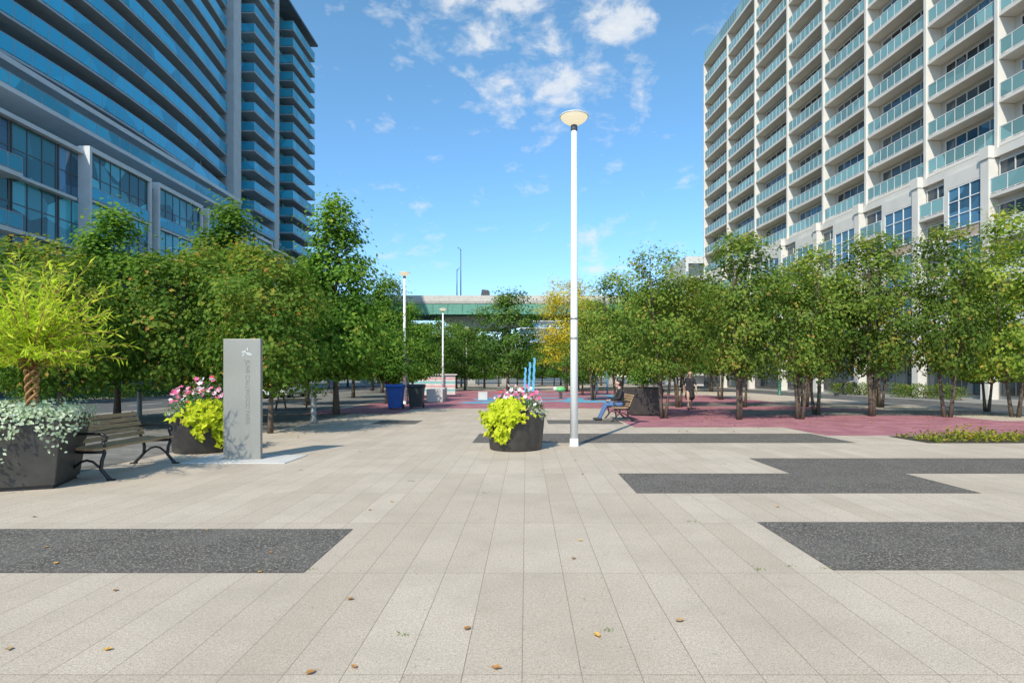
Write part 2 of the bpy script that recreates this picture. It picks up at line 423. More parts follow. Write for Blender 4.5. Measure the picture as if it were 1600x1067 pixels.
w=leaves('leaf_litter',P,rs.normal(0,.25,(n,3))+[0,0,1],rs.normal(0,1,(n,3)),rs.uniform(.05,.1,n),rs.uniform(.03,.06,n),rs.rand(n),DRYL)
tag(w,'thin scatter of dry leaves under the two rows of trees','leaf litter',kind='stuff')
# fallen leaves
LM=[M('dry leaf brown',(.38,.18,.05),.7,.3,40),M('dry leaf yellow',(.60,.34,.06),.7,.3,40),M('dry leaf tan',(.40,.25,.11),.7,.3,40)]
def leaf_me(k):
    m=MB(); r=random.Random(k)
    pts=[(0,-.5),(.22,-.3),(.34,0),(.2,.3),(0,.55),(-.2,.32),(-.36,.02),(-.2,-.3)]
    vs=[(x*(1+r.uniform(-.2,.2)),y,.10+.35*abs(x)+.1*r.random()+.15*y*y) for x,y in pts]+[(0,0,.03)]
    fs=[(i,(i+1)%8,8) for i in range(8)]
    m.add(vs,fs,0,True); m.tube([(0,-.5,.12),(.05,-.85,.2)],.02,4)
    return m.mesh('fallen_leaf',LM[k%3])
LME=[leaf_me(k) for k in range(6)]
for i,(px,py,lab) in enumerate([
 (423,864,'orange leaf near right end of the left dark strip'),(87,881,'tan leaf low on the left dark strip near the frame edge'),(73,856,'yellow leaf high on the left dark strip near the frame edge'),
 (180,923,'brown leaf just below the left dark strip'),(407,894,'yellow leaf on the lower edge of the left dark strip'),(323,829,'tan leaf on the upper edge of the left dark strip'),
 (547,937,'curled brown leaf on pale paving below the corner of the left strip'),(907,845,'yellow leaf in the middle, upper of a close pair'),(896,873,'brown leaf in the middle, lower of a close pair'),
 (730,983,'bright yellow leaf at front centre of the paving'),(933,994,'brown leaf at front right of centre'),(1062,971,'tan leaf flat on front right paving'),(553,1043,'large yellow leaf at the bottom front of the paving'),
 (168,1016,'tan leaf at the bottom left beside another leaf'),(14,1015,'brown leaf at the far bottom left corner'),(485,1052,'small tan leaf at the bottom edge left of the large yellow leaf'),(612,784,'small brown leaf on mid plaza left of centre'),
 (578,797,'small yellow leaf on mid plaza beside a brown leaf'),(910,741,'small dark leaf on paving below the tall lamp post'),(1215,792,'brown leaf between the two right dark strips'),(53,808,'tan leaf on paving in front of the square planter'),
 (775,1045,'small brown leaf at bottom centre of the paving')]):
    x,y=gp(px,py)
    o=bpy.data.objects.new('fallen_leaf',LME[i%6]); col.objects.link(o)
    o.location=(x,y,.004); s=rnd.uniform(.04,.06); o.scale=(s,s,s*.8); o.rotation_euler=(0,0,rnd.uniform(0,6.28))
    tag(o,lab,'fallen leaf','fallen leaves on the paving')
# ================================================================ BUILDING HELPERS
_wc={}
def window(par,x,y,z,w,h,nx,nz,fm,pm,name='window'):
    w=round(w,2);h=round(h,2)
    k=(w,h,nx,nz,fm.name,pm.name)
    if k not in _wc:
        m=MB();t=.07
        m.bx(0,w,0,.09,0,t);m.bx(0,w,0,.09,h-t,h);m.bx(0,t,.002,.088,t,h-t);m.bx(w-t,w,.002,.088,t,h-t)
        for i in range(1,nx):
            xx=w*i/nx; m.bx(xx-.03,xx+.03,.004,.08,t,h-t)
        for i in range(1,nz):
            zz=h*i/nz; m.bx(t,w-t,.006,.075,zz-.03,zz+.03)
        p=MB(); p.bx(.03,w-.03,-.03,.03,.03,h-.03)
        _wc[k]=(m.mesh('window_frame',fm),p.mesh('pane',pm))
    a,b=_wc[k]
    o=inst(name,a,par,(x,y,z)); inst('pane',b,o)
    return o
_bc={}
def balcony(par,x,y,z,w,d,sm,rm,gm,rh=1.1,th=.28,sides=False,name='balcony',post=1.2,bow=0):
    w=round(w,2);k=(w,d,sm.name,rm.name,gm.name,rh,th,sides,bow)
    if k not in _bc:
        n=max(1,int(round(w/post)))
        def fy(a): return d+bow*math.sin(math.pi*min(1,max(0,a/w)))
        m=MB()
        if bow: m.prism([(0,0)]+[(w*i/n,fy(w*i/n)) for i in range(n+1)]+[(w,0)],'z',-th,0)
        else: m.bx(0,w,0,d,-th,0)
        r=MB()
        if bow:
            for i in range(n):
                a=w*i/n;b=w*(i+1)/n
                r.bar((a,fy(a)-.045,rh-.025),(b,fy(b)-.045,rh-.025),.05,.05,1)
                r.bar((a+.03,fy(a+.03)-.045,rh/2+.02),(b-.03,fy(b-.03)-.045,rh/2+.02),.02,rh-.14,0)
        else:
            r.bx(0,w,d-.07,d-.02,rh-.05,rh,1); r.bx(.02,w-.02,d-.06,d-.03,.06,.1,1)
            for i in range(n):
                a=w*i/n+.04;b=w*(i+1)/n-.04; r.bx(a,b,d-.055,d-.035,.12,rh-.07,0)
        for i in range(n+1):
            a=min(max(w*i/n,.03),w-.03); e=fy(a); r.bx(a-.02,a+.02,e-.065,e-.025,.0,rh-.05,1)
        if sides:
            for a in(.02,w-.06): r.bx(a,a+.02,0.02,d-.08,.1,rh-.07,0); r.bx(a-.01,a+.03,0.02,d-.08,rh-.05,rh,1)
        _bc[k]=(m.mesh('balcony_slab',sm),r.mesh('railing',[gm,rm]))
    a,b=_bc[k]
    o=inst(name,a,par,(x,y,z)); inst('railing',b,o)
    return o
# ================================================================ RIGHT BUILDING
STONE=M('cream precast',(.68,.65,.585),.8,.05,1,stain=.1)
STONED=M('warm cream wall panel',(.50,.475,.43),.85,.07,1)
BRICKP=M('pinkish stone base',(.50,.37,.31),.85,.1,3)
TEAL=glassmat('teal balcony glass',(.20,.37,.37),.1,.25,.3,.4)
DGL=glassmat('dark window glass',(.07,.09,.10),.05,.6,.5)
BGL=glassmat('blue window glass',(.07,.17,.26),.05,.5,.5)
RAILW=M('light rail metal',(.72,.73,.70),.45,.05,3)
RAILG=M('grey rail metal',(.36,.39,.40),.45,.05,3)
FRW=M('pale window frame',(.62,.60,.56),.6,.05,3)
rb=thing('apartment_building','cream apartment block on the right with slim pilasters and rows of teal glass balconies','building',(32.07,22,0),R(95.14))
FY=[18.8,25,31.2,37.4,43.3,49.9,56,62.4,69.6,77.2,85]
fx=[(y-22)*1.004 for y in FY]
E=fx[-1]; RT=47.3; SH=2.8
m=MB(); m.bx(fx[0],E-.05,-15,-1.0,0,RT); m.build('wall',STONED,rb)
m=MB(); m.bx(fx[0],E+.1,-15.1,.2,RT+.02,RT+.3); m.bx(fx[0],E-8,-13,-6,RT+.3,RT+3); m.build('roof',STONE,rb)
balcony(rb,fx[0],-.9,RT+.42,E-fx[0],1.0,STONE,RAILG,TEAL,1.5,.1,name='roof_railing',post=.7)
for x in fx:
    m=MB(); m.bx(x-.12,x+.12,-1.0,.20,15.8,RT); m.build('pilaster',STONE,rb)
for b in range(len(fx)-1):
    x0,x1=fx[b]+.14,fx[b+1]-.14; w=x1-x0
    for s in range(11):
        if b==0 and s>0: continue
        z=16.6+SH*s
        balcony(rb,x0,-1.0,z,w,1.1,STONE,RAILW,TEAL,1.05,.22,post=.8)
        window(rb,x0+.5,-.98,z+.05,w-1.0,2.25,5,1,FRW,DGL if (b+s)%3 else BGL)
m=MB(); m.bx(fx[0],E-.3,-.95,.3,0,15.7); m.build('podium_wall',STONED,rb)
m=MB(); m.bx(fx[0],E,-.9,.62,15.55,16.1); m.build('podium_cornice',STONE,rb)
for b in range(1,len(fx)-1):
    x=fx[b]; nx=fx[b+1]; w=nx-x
    m=MB(); m.bx(x-.3,x+.3,.3,1.0,0,15.5); m.bx(x-.35,x+.35,.64,1.08,15.52,16.3); m.bx(x-.34,x+.34,.3,1.06,4.4,4.75)
    m.build('pier',[STONE],rb)
    bw=w*.46; fz=.32
    m=MB(); m.bx(x+.32,x+.32+bw+.3,.31,.9,4.6,5.0); m.bx(x+.32,x+.32+bw+.3,.31,.9,14.55,15.5); m.bx(x+.32+bw,x+.32+bw+.3,.31,.9,5.0,14.55)
    for s in range(1,3): m.bx(x+.32,x+.32+bw,.31,.86,4.5+3.3*s-.2,5.0+3.3*s,1)
    m.build('bay_surround',[STONE,BRICKP],rb)
    for s in range(3):
        window(rb,x+.32,.82,5.02+3.3*s,bw-.02,2.55 if s<2 else 2.9,3,3,WHITE,BGL,'bay_window')
    xb=x+.32+bw+.32; wb=nx-.32-xb
    for s in range(4):
        z=4.5+2.75*s+.4
        balcony(rb,xb,.31,z,wb,.62,STONE,WHITE,TEAL if s==3 else WHITE,1.05,.22,name='podium_balcony',post=.3 if s<3 else 1.0)
        window(rb,xb+.1,.31,z+.03,wb-.2,2.1,2,1,FRW,DGL,'balcony_door')
    window(rb,x+.5,.31,.25,w-1.0,3.9,5,2,DARKM,DGL,'shopfront')
# ================================================================ LEFT BUILDING
LGR=M('pale grey concrete wall',(.48,.485,.475),.8,.08,1,stain=.2)
LWH=M('pale frame panel',(.62,.63,.62),.7,.05,1,stain=.15)
LDK=M('slate panel',(.10,.135,.16),.6,.15,1)
SLB=M('grey slab edge',(.36,.42,.45),.75,.08,1)
SLE=M('mid slab edge',(.28,.34,.37),.75,.08,1)
BLU=glassmat('blue balcony glass',(.06,.43,.64),.12,.2,.25,.22)
BLD=glassmat('deep blue balcony glass',(.055,.38,.52),.10,.25,.25,.25)
CUR=glassmat('teal curtain glass',(.07,.33,.40),.08,.7,.45,.4)
FRD=M('dark window frame',(.11,.12,.13),.5,.1,3)
lb=thing('apartment_tower','tall glass apartment tower on the left with long bands of blue glass balconies','building',(-42,115,0),R(-90))
def LX(Y): return 115-Y
m=MB(); m.bx(LX(83.8),LX(30),-18,-1.9,0,76); m.build('wall',LDK,lb)
for s in range(11):
    z=27+3*s
    balcony(lb,LX(82),-1.88,z,52-1,1.3,SLB,RAILG,BLU,1.42,.22,name='long_balcony',post=1.5,bow=2.2)
    for k in range(8):
        window(lb,LX(81.7)+6.2*k+.3,-1.88,z+.06,5.6,2.6,4,1,FRD,CUR if (k+s)%3 else DGL)
for k in range(9):
    m=MB()
    m.bx(LX(81.9)+6.2*k-.07,LX(81.9)+6.2*k+.07,-1.87,-.75,27,60); m.build('balcony_divider',SLE,lb)
m=MB(); m.bx(LX(84.2),LX(82.05),-2.5,.35,20,77); m.build('blade_wall',LGR,lb)
m=MB(); m.bx(LX(82),LX(32),-1.9,1.6,26.0,26.45); m.bx(LX(82),LX(32),-1.9,3.2,22.95,23.3); m.build('terrace_slab',LWH,lb)
for k in range(8):
    for zz in(20.2,23.4): window(lb,LX(81.7)+6.2*k+.2,-1.86,zz,5.8,2.5,4,1,FRD,CUR,'terrace_window')
balcony(lb,LX(82),-1.85,23.35,49,4.9,LWH,RAILG,BLD,1.1,.04,name='terrace',post=1.5)
m=MB(); m.bx(LX(113),LX(84.25),-18,-2.0,0,66); m.build('rear_wall',LDK,lb)
m=MB(); m.bx(LX(97.8),LX(95.9),-2,.1,16,68.5); m.build('rear_blade_wall',LGR,lb)
m=MB(); m.prism([(-2.0,66.02),(1.2,66.02),(1.2,66.4),(-2,67.6)],'x',LX(113),LX(98)); m.bx(LX(104),LX(84.3),-12,-2.2,66.0,74); m.build('roof',LDK,lb)
for s in range(16):
    z=18+3*s
    balcony(lb,LX(95.0),-1.98,z,7.2,2.6,SLB,RAILG,BLU,1.3,.22,True,name='corner_balcony')
    window(lb,LX(95.5),-1.98,z+.05,10.6,2.65,7,1,FRD,CUR,'rear_window')
    balcony(lb,LX(112.6),-1.98,z,10.5,2.7,SLE,RAILG,BLD,1.5,.22,True,name='end_balcony')
    window(lb,LX(112.8),-1.98,z+.05,14.6,2.65,9,1,FRD,CUR,'rear_window')
m=MB(); m.bx(LX(90),LX(28),-1.85,5.4,0,19.6); m.build('podium_wall',LDK,lb)
m=MB(); m.bx(LX(90),LX(28),-1.85,5.9,19.62,19.95); m.build('podium_roof',LWH,lb)
nb=15
for k in range(nb):
    for s in range(5):
        z=.3+3.9*s
        window(lb,LX(90)+k*4.1+.1,5.4,z,3.9,3.7,3,2,FRD,CUR if (k*2+s)%4 else BGL,'podium_window')
m=MB()
for s in range(1,5): m.bx(LX(46.2),LX(28),5.4,6.0,3.9*s-.02,3.9*s+.2)
m.build('podium_slab_band',LWH,lb)
for (ya,yb) in((47,54.8),(55.8,63.5),(64.5,72.5),(73.5,81)):
    x0,x1=LX(yb),LX(ya); m=MB(); y1=6.4
    z0,z1=11.6,20.3
    m.bx(x0,x0+.26,5.42,y1,z0,z1);m.bx(x1-.26,x1,5.42,y1,z0,z1);m.bx(x0+.26,x1-.26,5.42,y1-.003,z1-.4,z1);m.bx(x0+.26,x1-.26,5.42,y1-.003,z0,z0+.3)
    m.build('projecting_frame',LWH,lb)
    for s in range(2):
        window(lb,x0+.3,6.1,z0+.35+s*4.05,x1-x0-.6,3.9,6,2,FRD,CUR,'frame_window')
    balcony(lb,x0+.27,5.44,z0+4.4,x1-x0-.54,.93,LWH,RAILG,BLU,1.1,.18,name='frame_balcony')
for (ya,yb,z) in((34,39.6,11.5),(34,39.6,15.4),(34,39.6,7.6)):
    balcony(lb,LX(yb),5.42,z,yb-ya,2.0,LWH,RAILG,BLD,1.1,.3,True,name='near_balcony')
# ================================================================ OVERPASS + FAR
GRN=M('teal girder paint',(.12,.32,.245),.6,.15,2,stain=.3)
ov=thing('elevated_road','concrete elevated road on teal girders crossing behind the park','overpass',(0,118,0))
m=MB(); m.bx(-41,130,-1.2,13,16.25,16.7); m.build('deck',CONC,ov)
m=MB(); m.bx(-41,130,-1.2,-.8,16.72,17.9); m.bx(-41,130,12.6,13,16.72,17.9); m.build('barrier',CONCL,ov)
for k in range(5):
    y=-1.05+k*3.1
    m=MB(); m.bx(-41,130,y-.06,y+.06,14.2,16.23); m.bx(-41,130,y-.3,y+.3,14.05,14.2)
    for j in range(56): m.bx(-40+j*3,-39.9+j*3,y-.22,y-.06,14.22,16.2)
    m.build('girder',GRN,ov)
for px in(-38,-8,22,52,82):
    m=MB(); m.prism([(px-9,14.0),(px-9,12.9),(px-3,11.4),(px+3,11.4),(px+9,12.9),(px+9,14.0)],'y',2,10); m.bx(px-4.4,px-2.8,4.5,7.5,-.1,11.45); m.bx(px+2.8,px+4.4,4.5,7.5,-.1,11.45); m.build('pier',CONC,ov)
def mast(px,pt,arm,lab):
    Y=119.5;x=xat(px,Y);z=zat(pt,Y)
    t=thing('roadway_mast',lab,'lamp post',(x,Y,16.7),group='masts on the elevated road')
    m=MB(); m.tube([(0,0,0),(0,0,z-16.6)],[.13,.07],8); m.bx(-.25,.25,-.25,.25,0,.3); m.build('pole',DARKM,t)
    m=MB(); m.tube([(0,0,z-17),(arm*.6,0,z-16.4),(arm,0,z-16.35)],.05,6); m.bx(min(arm,arm*1.3),max(arm,arm*1.3),-.15,.15,z-16.45,z-16.3); m.build('lamp_arm',DARKM,t)
mast(720,390,-.5,'tall thin mast rising from the elevated road'); mast(714,422,.4,'shorter thin mast beside the tallest one on the elevated road'); mast(1003,397,-1.6,'street light above the right trees on the elevated road')
REDM=M('red paint',(.50,.04,.04),.4,.1,3)
def vehicle(name,label,loc,rz,L,W,Ht,paint,cat='car',truck=False,group=None):
    t=thing(name,label,cat,loc,rz,group)
    h=L/2
    if truck: prof=[(-h,.45),(h,.45),(h,1.3),(h-.25,Ht*.95),(h-1.6,Ht),(h-1.8,1.35),(-h,1.35)]
    else: prof=[(-h,.35),(h,.35),(h,.75),(h-.15,.86),(h-1.1,1.0),(h-1.75,Ht-.06),(h-2.2,Ht),(-h+.9,Ht),(-h+.35,1.02),(-h,.92)]
    m=MB(); m.prism(prof,'y',-W/2,W/2); m.build('body',paint,t,.05)
    m=MB()
    if not truck:
        for s in(-1,1): m.prism([(h-1.25,1.02),(h-1.8,Ht-.12),(-h+1.0,Ht-.12),(-h+.6,1.04)],'y',s*W/2-.01,s*W/2+.012)
        m.prism([(h-1.14,1.03),(h-1.12,1.03),(h-1.72,Ht-.1),(h-1.74,Ht-.1)],'y',-W/2+.1,W/2-.1)
    else: m.bx(h-.28,h+.0,-W/2+.15,W/2-.15,1.4,Ht-.3); 
    m.build('window',DGL,t)
    wm=MB(); wm.lathe([(.17,-.11),(.32,-.11),(.33,-.06),(.33,.06),(.32,.11),(.17,.11)],18); wm=wm.mesh('tyre',BLACK)
    rm=MB(); rm.lathe([(.001,.09),(.08,.1),(.18,.075),(.18,-.09),(.001,-.09)],14); rm=rm.mesh('rim',STEEL)
    for sx in(-1,1):
        for sy in(-1,1):
            w=inst('wheel',wm,t,(sx*(h-.85),sy*(W/2-.08),.33),(R(-90)*sy,0,0)); inst('rim',rm,w)
    hl=MB(); hl.bx(h-.06,h+.015,-.2,.2,.62,.76); hl=hl.mesh('headlight',WHITE)
    tl=MB(); tl.bx(-h-.015,-h+.05,-.15,.15,.72,.9); tl=tl.mesh('taillight',REDM)
    for sy in(-1,1): inst('headlight',hl,t,(0,sy*(W/2-.3),0)); inst('taillight',tl,t,(0,sy*(W/2-.25),0))
    return t
vehicle('pickup_truck','dark truck driving along the elevated road',(xat(746,121),119,16.7),0,5.5,2.1,2.6,DARKM,'truck',True)
vehicle('parked_car','white car parked behind the picnic table on the left street',(xat(447,42),42,-.13),R(92),4.6,1.8,1.5,WHITE)
vehicle('parked_car','dark grey car parked on the far left street',(-18.6,34,-.13),R(90),4.5,1.8,1.45,DARKM)
db=thing('distant_building','small distant apartment block with red and white balconies seen under the elevated road','building',(xat(852,250),250,0))
m=MB(); m.bx(-11,11,0,18,0,29); m.build('wall',M('distant wall',(.55,.58,.62),.8,.05,1),db)
RD=M('faded red panel',(.50,.22,.20),.8,.1,1); DW=M('pale panel',(.66,.67,.68),.8,.05,1)
for s in range(9):
    balcony(db,-11,-1.5,1.5+3*s,22,1.5,DW,DW,RD if s%3==0 else DW,1.0,.3)
    for k in range(5): window(db,-10.6+4.3*k,-.08,1.6+3*s,3.8,1.9,3,1,DW,BGL)
wb=thing('white_building','pale low block behind the right trees beyond the cream apartments','building',(30,96,0))
m=MB(); m.bx(-3.4,14,0,14,0,21.5); m.build('wall',LWH,wb)
for s in range(6):
    balcony(wb,-3.4,-1.4,2+3.2*s,17.4,1.4,LWH,WHITE,TEAL,1.05,.35)
    for k in range(4): window(wb,-3.0+4.2*k,-.08,2.05+3.2*s,3.6,2.3,3,1,FRW,DGL)
# ================================================================ STREET LAMPS
LENS,nt,p=newmat('opal lens'); p.inputs['Roughness'].default_value=.6; p.inputs['Specular IOR Level'].default_value=.1
nz=noise(nt,N(nt,'ShaderNodeTexCoord').outputs['Object'],1.2); nt.links.new(ramp(nt,nz,[(.3,(.40,.37,.28)),(.7,(.43,.40,.31))]),p.inputs['Base Color'])
p.inputs['Emission Color'].default_value=(1,.87,.60,1); p.inputs['Emission Strength'].default_value=.72
def lamp(loc,label):
    t=thing('lamp_post',label,'lamp post',loc,0,'white lamp posts in the park')
    m=MB(); m.tube([(0,0,0),(0,0,2.9),(0,0,6.80)],[.085,.077,.058],20); m.build('pole',WHITE,t)
    m=MB(); m.lathe([(.085,.0),(.105,.0),(.105,.02),(.094,.03),(.094,.16),(.085,.17)],20); m.build('base_collar',WHITE,t)
    m=MB()
    for z in(2.3,2.72): m.lathe([(.07,z),(.086,z),(.086,z+.04),(.07,z+.04)],20)
    m.build('band',STEEL,t)
    m=MB(); m.lathe([(.055,6.76),(.072,6.78),(.072,6.88),(.05,6.9)],20); m.build('neck',DARKM,t)
    m=MB(); m.lathe([(.05,6.89),(.09,6.905),(.16,6.94),(.22,6.98),(.265,7.02),(.29,7.06)],64); m.build('lens_bowl',LENS,t)
    m=MB(); m.lathe([(.292,7.058),(.31,7.066),(.314,7.078),(.28,7.095),(.12,7.115),(.001,7.12)],64); m.build('cap',WHITE,t)
    return t
lx,ly=gp(897,697)
lamp0=lamp((lx,ly,0),'tall white lamp post standing alone beside the central planter')
for px,Y,lab in((632,31,'white lamp post nearest of the three in the left row'),(692,47.6,'middle lamp post of the three in the left row'),(729,65.7,'farthest thin lamp post of the three in the left row')):
    dup(lamp0,(xat(px,Y),Y,0),0,lab)
t=thing('park_sign','small grey notice panel on a post beside the left lamp row','sign',(xat(634,30.6)+.12,30.4,0))
m=MB(); m.tube([(0,0,0),(0,0,2.5)],.03,8); m.build('post',DARKM,t); m=MB(); m.bx(-.16,.16,-.06,-.035,1.9,2.5); m.build('panel',BLACK,t)
# ================================================================ SIGN PILLAR
sg=thing('steel_sign_pillar','tall brushed steel sign slab with cut out emblem and vertical lettering','sign',(-5.12,10.42,.014))
m=MB(); m.bx(-.335,.335,-.045,.045,.0,2.16); m.build('slab',STEEL,sg,.006)
m=MB(); m.bx(-.37,.37,-.09,.09,-.002,.012); m.build('base_plate',STEEL,sg)
CUT=M('cut out pale',(.45,.47,.46),.5,.05,10); CUTD=M('letter edge',(.22,.22,.21),.5,.1,10)
m=MB()
def petal(cx,cz,a,L,W):
    pts=[]
    for k in range(16):
        q=2*math.pi*k/16; x=L/2*math.cos(q); z=W/2*math.sin(q)*(1-.25*math.cos(q))
        pts.append((cx+x*math.cos(a)-z*math.sin(a),cz+x*math.sin(a)+z*math.cos(a)))
    m.prism(pts,'y',-.049,-.0455)
petal(.05,1.93,R(15),.11,.042);petal(.13,1.89,R(-20),.12,.05);petal(.10,1.965,R(80),.09,.03);petal(.03,1.87,R(40),.06,.025)
m.build('emblem',CUT,sg)
cu=bpy.data.curves.new('lettering','FONT'); cu.body='JUNE CALLWOOD PARK'; cu.size=.105; cu.extrude=.0022; cu.align_x='CENTER'; cu.align_y='CENTER'
to=bpy.data.objects.new('tmp',cu); col.objects.link(to); bpy.context.view_layer.update()
dg=bpy.context.evaluated_depsgraph_get()
me=bpy.data.meshes.new_from_object(to.evaluated_get(dg)); bpy.data.objects.remove(to); me.materials.clear(); me.materials.append(CUTD); me.name='lettering'
lt=inst('lettering',me,sg,(.1,-.0475,1.2),(R(90),R(90),0))
# ================================================================ BENCHES
def bench(label,loc,rz):
    t=thing('park_bench',label,'bench',loc,rz,'slatted park benches')
    L=1.75
    m=MB()
    for k in range(6):
        y=-.20+k*.082; m.bx(-L/2,L/2,y,y+.068,.432+.006*abs(k-2.5),.462+.006*abs(k-2.5))
    m.build('seat',WOOD,t,.005)
    m=MB()
    for k in range(5):
        q=k/4; y=-.235-.12*q; z=.53+.32*q
        m.prism([(y-.012,z-.03),(y+.018,z-.022),(y-.006,z+.042),(y-.036,z+.034)],'x',-L/2,L/2)
    m.build('backrest',WOOD,t,.004)
    m=MB()
    def tb(p,r): m.tube([(0,a,b) for a,b in p],r,8)
    tb([(.33,.0),(.29,.05),(.20,.16),(.21,.28),(.25,.40)],[.034,.026,.026,.026,.024])
    tb([(-.36,.0),(-.31,.06),(-.20,.18),(-.19,.30),(-.22,.41)],[.034,.026,.026,.026,.024])
    tb([(.26,.41),(.1,.405),(-.1,.405),(-.22,.42)],.022)
    tb([(.20,.17),(.08,.27),(0,.29),(-.08,.27),(-.20,.18)],.017)
    tb([(-.21,.40),(-.27,.52),(-.32,.68),(-.39,.9)],[.024,.022,.02,.016])
    tb([(-.30,.64),(-.1,.67),(.1,.675),(.22,.66),(.28,.62),(.27,.57),(.22,.57),(.21,.60)],[.018,.02,.022,.022,.02,.018,.016,.012])
    tb([(.24,.42),(.25,.50),(.22,.57)],.018)
    m.bx(-.03,.03,.29,.39,0,.02); m.bx(-.03,.03,-.42,-.32,0,.02)
    me=m.mesh('end_frame',BLACK)
    for x in(-L/2+.06,L/2-.06): inst('end_frame',me,t,(x,0,0))
    return t
bench0=bench('slatted wooden park bench with black iron ends beside the square planter',(-6.36,9.12,0),R(-88))
dup(bench0,(3.18,19.9,0),R(90),'slatted bench in the background with a man sitting on it')
# ================================================================ PLANTERS
def square_planter(label,loc,rz,s=1,name='square_planter'):
    t=thing(name,label,'planter',loc,rz,'dark tapered planters')
    m=MB(); m.frustum(.98*s,.98*s,1.20*s,1.20*s,.05,.94*s); m.build('body',PLANT,t,.012)
    m=MB(); m.bx(-.46*s,.46*s,-.46*s,.46*s,0,.05); m.build('foot',BLACK,t)
    m=MB(); m.bx(-.57*s,.57*s,-.57*s,.57*s,.935*s,.965*s); m.build('soil',SOIL,t)
    return t
def round_planter(label,loc):
    t=thing('round_planter',label,'planter',loc,0,'dark round planters')
    m=MB(); m.lathe([(.001,0.0),(.52,0.0),(.54,.03),(.60,.66),(.62,.70),(.62,.74),(.56,.74),(.56,.69)],40); m.build('body',PLANT,t)
    m=MB(); m.lathe([(.57,.70),(.3,.74),(.001,.75)],24); m.build('soil',SOIL,t)
    return t
sqx,sqy=-6.92,7.95
SQR=R(22)
square_planter('dark square tapered planter at the left edge holding a willowy shrub',(sqx,sqy,0),SQR)
cpx,cpy=-.215,11.95
round_planter('dark round planter with lime vine and flowers in the middle of the plaza',(cpx,cpy,0))
rpx,rpy=-6.5,11.6
round_planter('dark round planter with pink flowers between the bench and the steel sign',(rpx,rpy,0))
square_planter('dark planter behind the man on the bench',(xat(1005,22.4),22.4,0),0,1.1)
GST=M('green stem',(.12,.18,.05),.7,.2,10)
def mass_plant(name,label,cat,c,seed,mat,n,size,wr,fn,stem=None,rz=0,droop=.5,tm=.5):
    t=thing(name,label,cat,c,rz)
    rs=np.random.RandomState(seed)
    P=np.array([fn(rs) for _ in range(n)])
    Nn=norm(P*[1,1,.6])+rs.normal(0,.35,(n,3))+[0,0,.35]
    D=norm(P*[1,1,.0]+1e-6)*.6+rs.normal(0,.6,(n,3))+[0,0,-droop]
    L=size*rs.uniform(.6,1.2,n)
    leaves('foliage',P,Nn,D,L,L*wr,rs.normal(tm,.2,n),mat,t)
    if stem:
        m=MB()
        for k in range(stem):
            p=P[rs.randint(n)]; m.tube([(p[0]*.3,p[1]*.3,-.02),(p[0]*.7,p[1]*.7,max(.1,p[2]*.6+.12)),tuple(p)],[.009,.006,.003],5)
        m.build('stems',GST,t)
    return t
def cascade(th0,th1,rim,drop,up,top):
    def fn(rs):
        a=rs.normal((th0+th1)/2,(th1-th0)/4)
        q=rs.rand()
        if q<.45:
            r=rim*math.sqrt(rs.uniform(.1,1)); return (r*math.cos(a),r*math.sin(a),up*math.sqrt(max(0,1-(r/rim)**2*.7))*rs.uniform(.4,1.05))
        k=1-abs(a-(th0+th1)/2)/((th1-th0)*.75)
        k*=.7+.38*math.sin(a*9)
        z=-rs.rand()*drop*max(.15,k)
        r=rim+.03+rs.rand()*.15*(1+z/drop*.3)
        return (r*math.cos(a),r*math.sin(a),z+.05)
    return fn
def dome(r,h,x0=0,y0=0):
    def fn(rs):
        a=rs.uniform(0,6.283);q=math.sqrt(rs.rand());return (x0+r*q*math.cos(a),y0+r*q*math.sin(a),h*(1-q*q*.6)*rs.uniform(.35,1.05))
    return fn
PK=M('pink petals',(.76,.12,.27),.6,.25,30); PW=M('white petals',(.82,.77,.78),.6,.1,30); PR=M('red petals',(.60,.03,.07),.6,.2,30); PLP=M('pale pink petals',(.80,.42,.52),.6,.2,30)
def blossom_mesh(mat):
    m=MB()
    for k in range(5):
        a=6.283*k/5
        def pt(r,da,z): return (r*math.cos(a+da),r*math.sin(a+da),z)
        m.add([(0,0,0),pt(.6,-.45,.12),pt(1,-.3,.22),pt(1.05,.3,.2),pt(.6,.45,.12)],[(0,1,2,3,4)],0,False)
    return m.mesh('blossom',mat)
BL=[blossom_mesh(x) for x in(PK,PW,PR,PLP)]
def flowers(label,c,seed,r,h,nb,weights,x0=0,y0=0,size=.05,nl=420):
    t=mass_plant('flowering_plant',label,'flowers',c,seed,PGRN,nl,.08,.5,dome(r,h*.95,x0,y0),10)
    rr=random.Random(seed)
    for k in range(nb):
        a=rr.uniform(0,6.283);q=math.sqrt(rr.random())
        o=inst('blossom',BL[rr.choices(range(4),weights)[0]],t,(x0+r*q*math.cos(a),y0+r*q*math.sin(a),h*(1-.55*q*q)*rr.uniform(.65,1.2)))
        s=size*rr.uniform(.55,1.25); o.scale=(s,s,s)
        o.rotation_euler=(rr.uniform(.0,1.1)+.2,rr.uniform(-.6,.6),rr.uniform(-.8,.8))
    return t
mass_plant('lime_vine','lime green vine spilling down the front of the central planter','plant',(cpx,cpy,.76),11,LIME,720,.125,.85,cascade(R(-172),R(-75),.56,.70,.32,0),14)
flowers('pink red and white flowers on top of the central planter',(cpx,cpy,.74),12,.52,.55,68,[5,3,3,2],.06,.1,.041,520)
mass_plant('silver_plant','silvery trailing plant on the right rim of the central planter','plant',(cpx,cpy,.76),13,SILV,330,.05,.7,cascade(R(-50),R(40),.5,.25,.42,0),8)
mass_plant('lime_vine','lime green vine spilling over the planter left of the steel sign','plant',(rpx,rpy,.76),21,LIME,700,.125,.85,cascade(R(-95),R(20),.55,.72,.30,0),14)
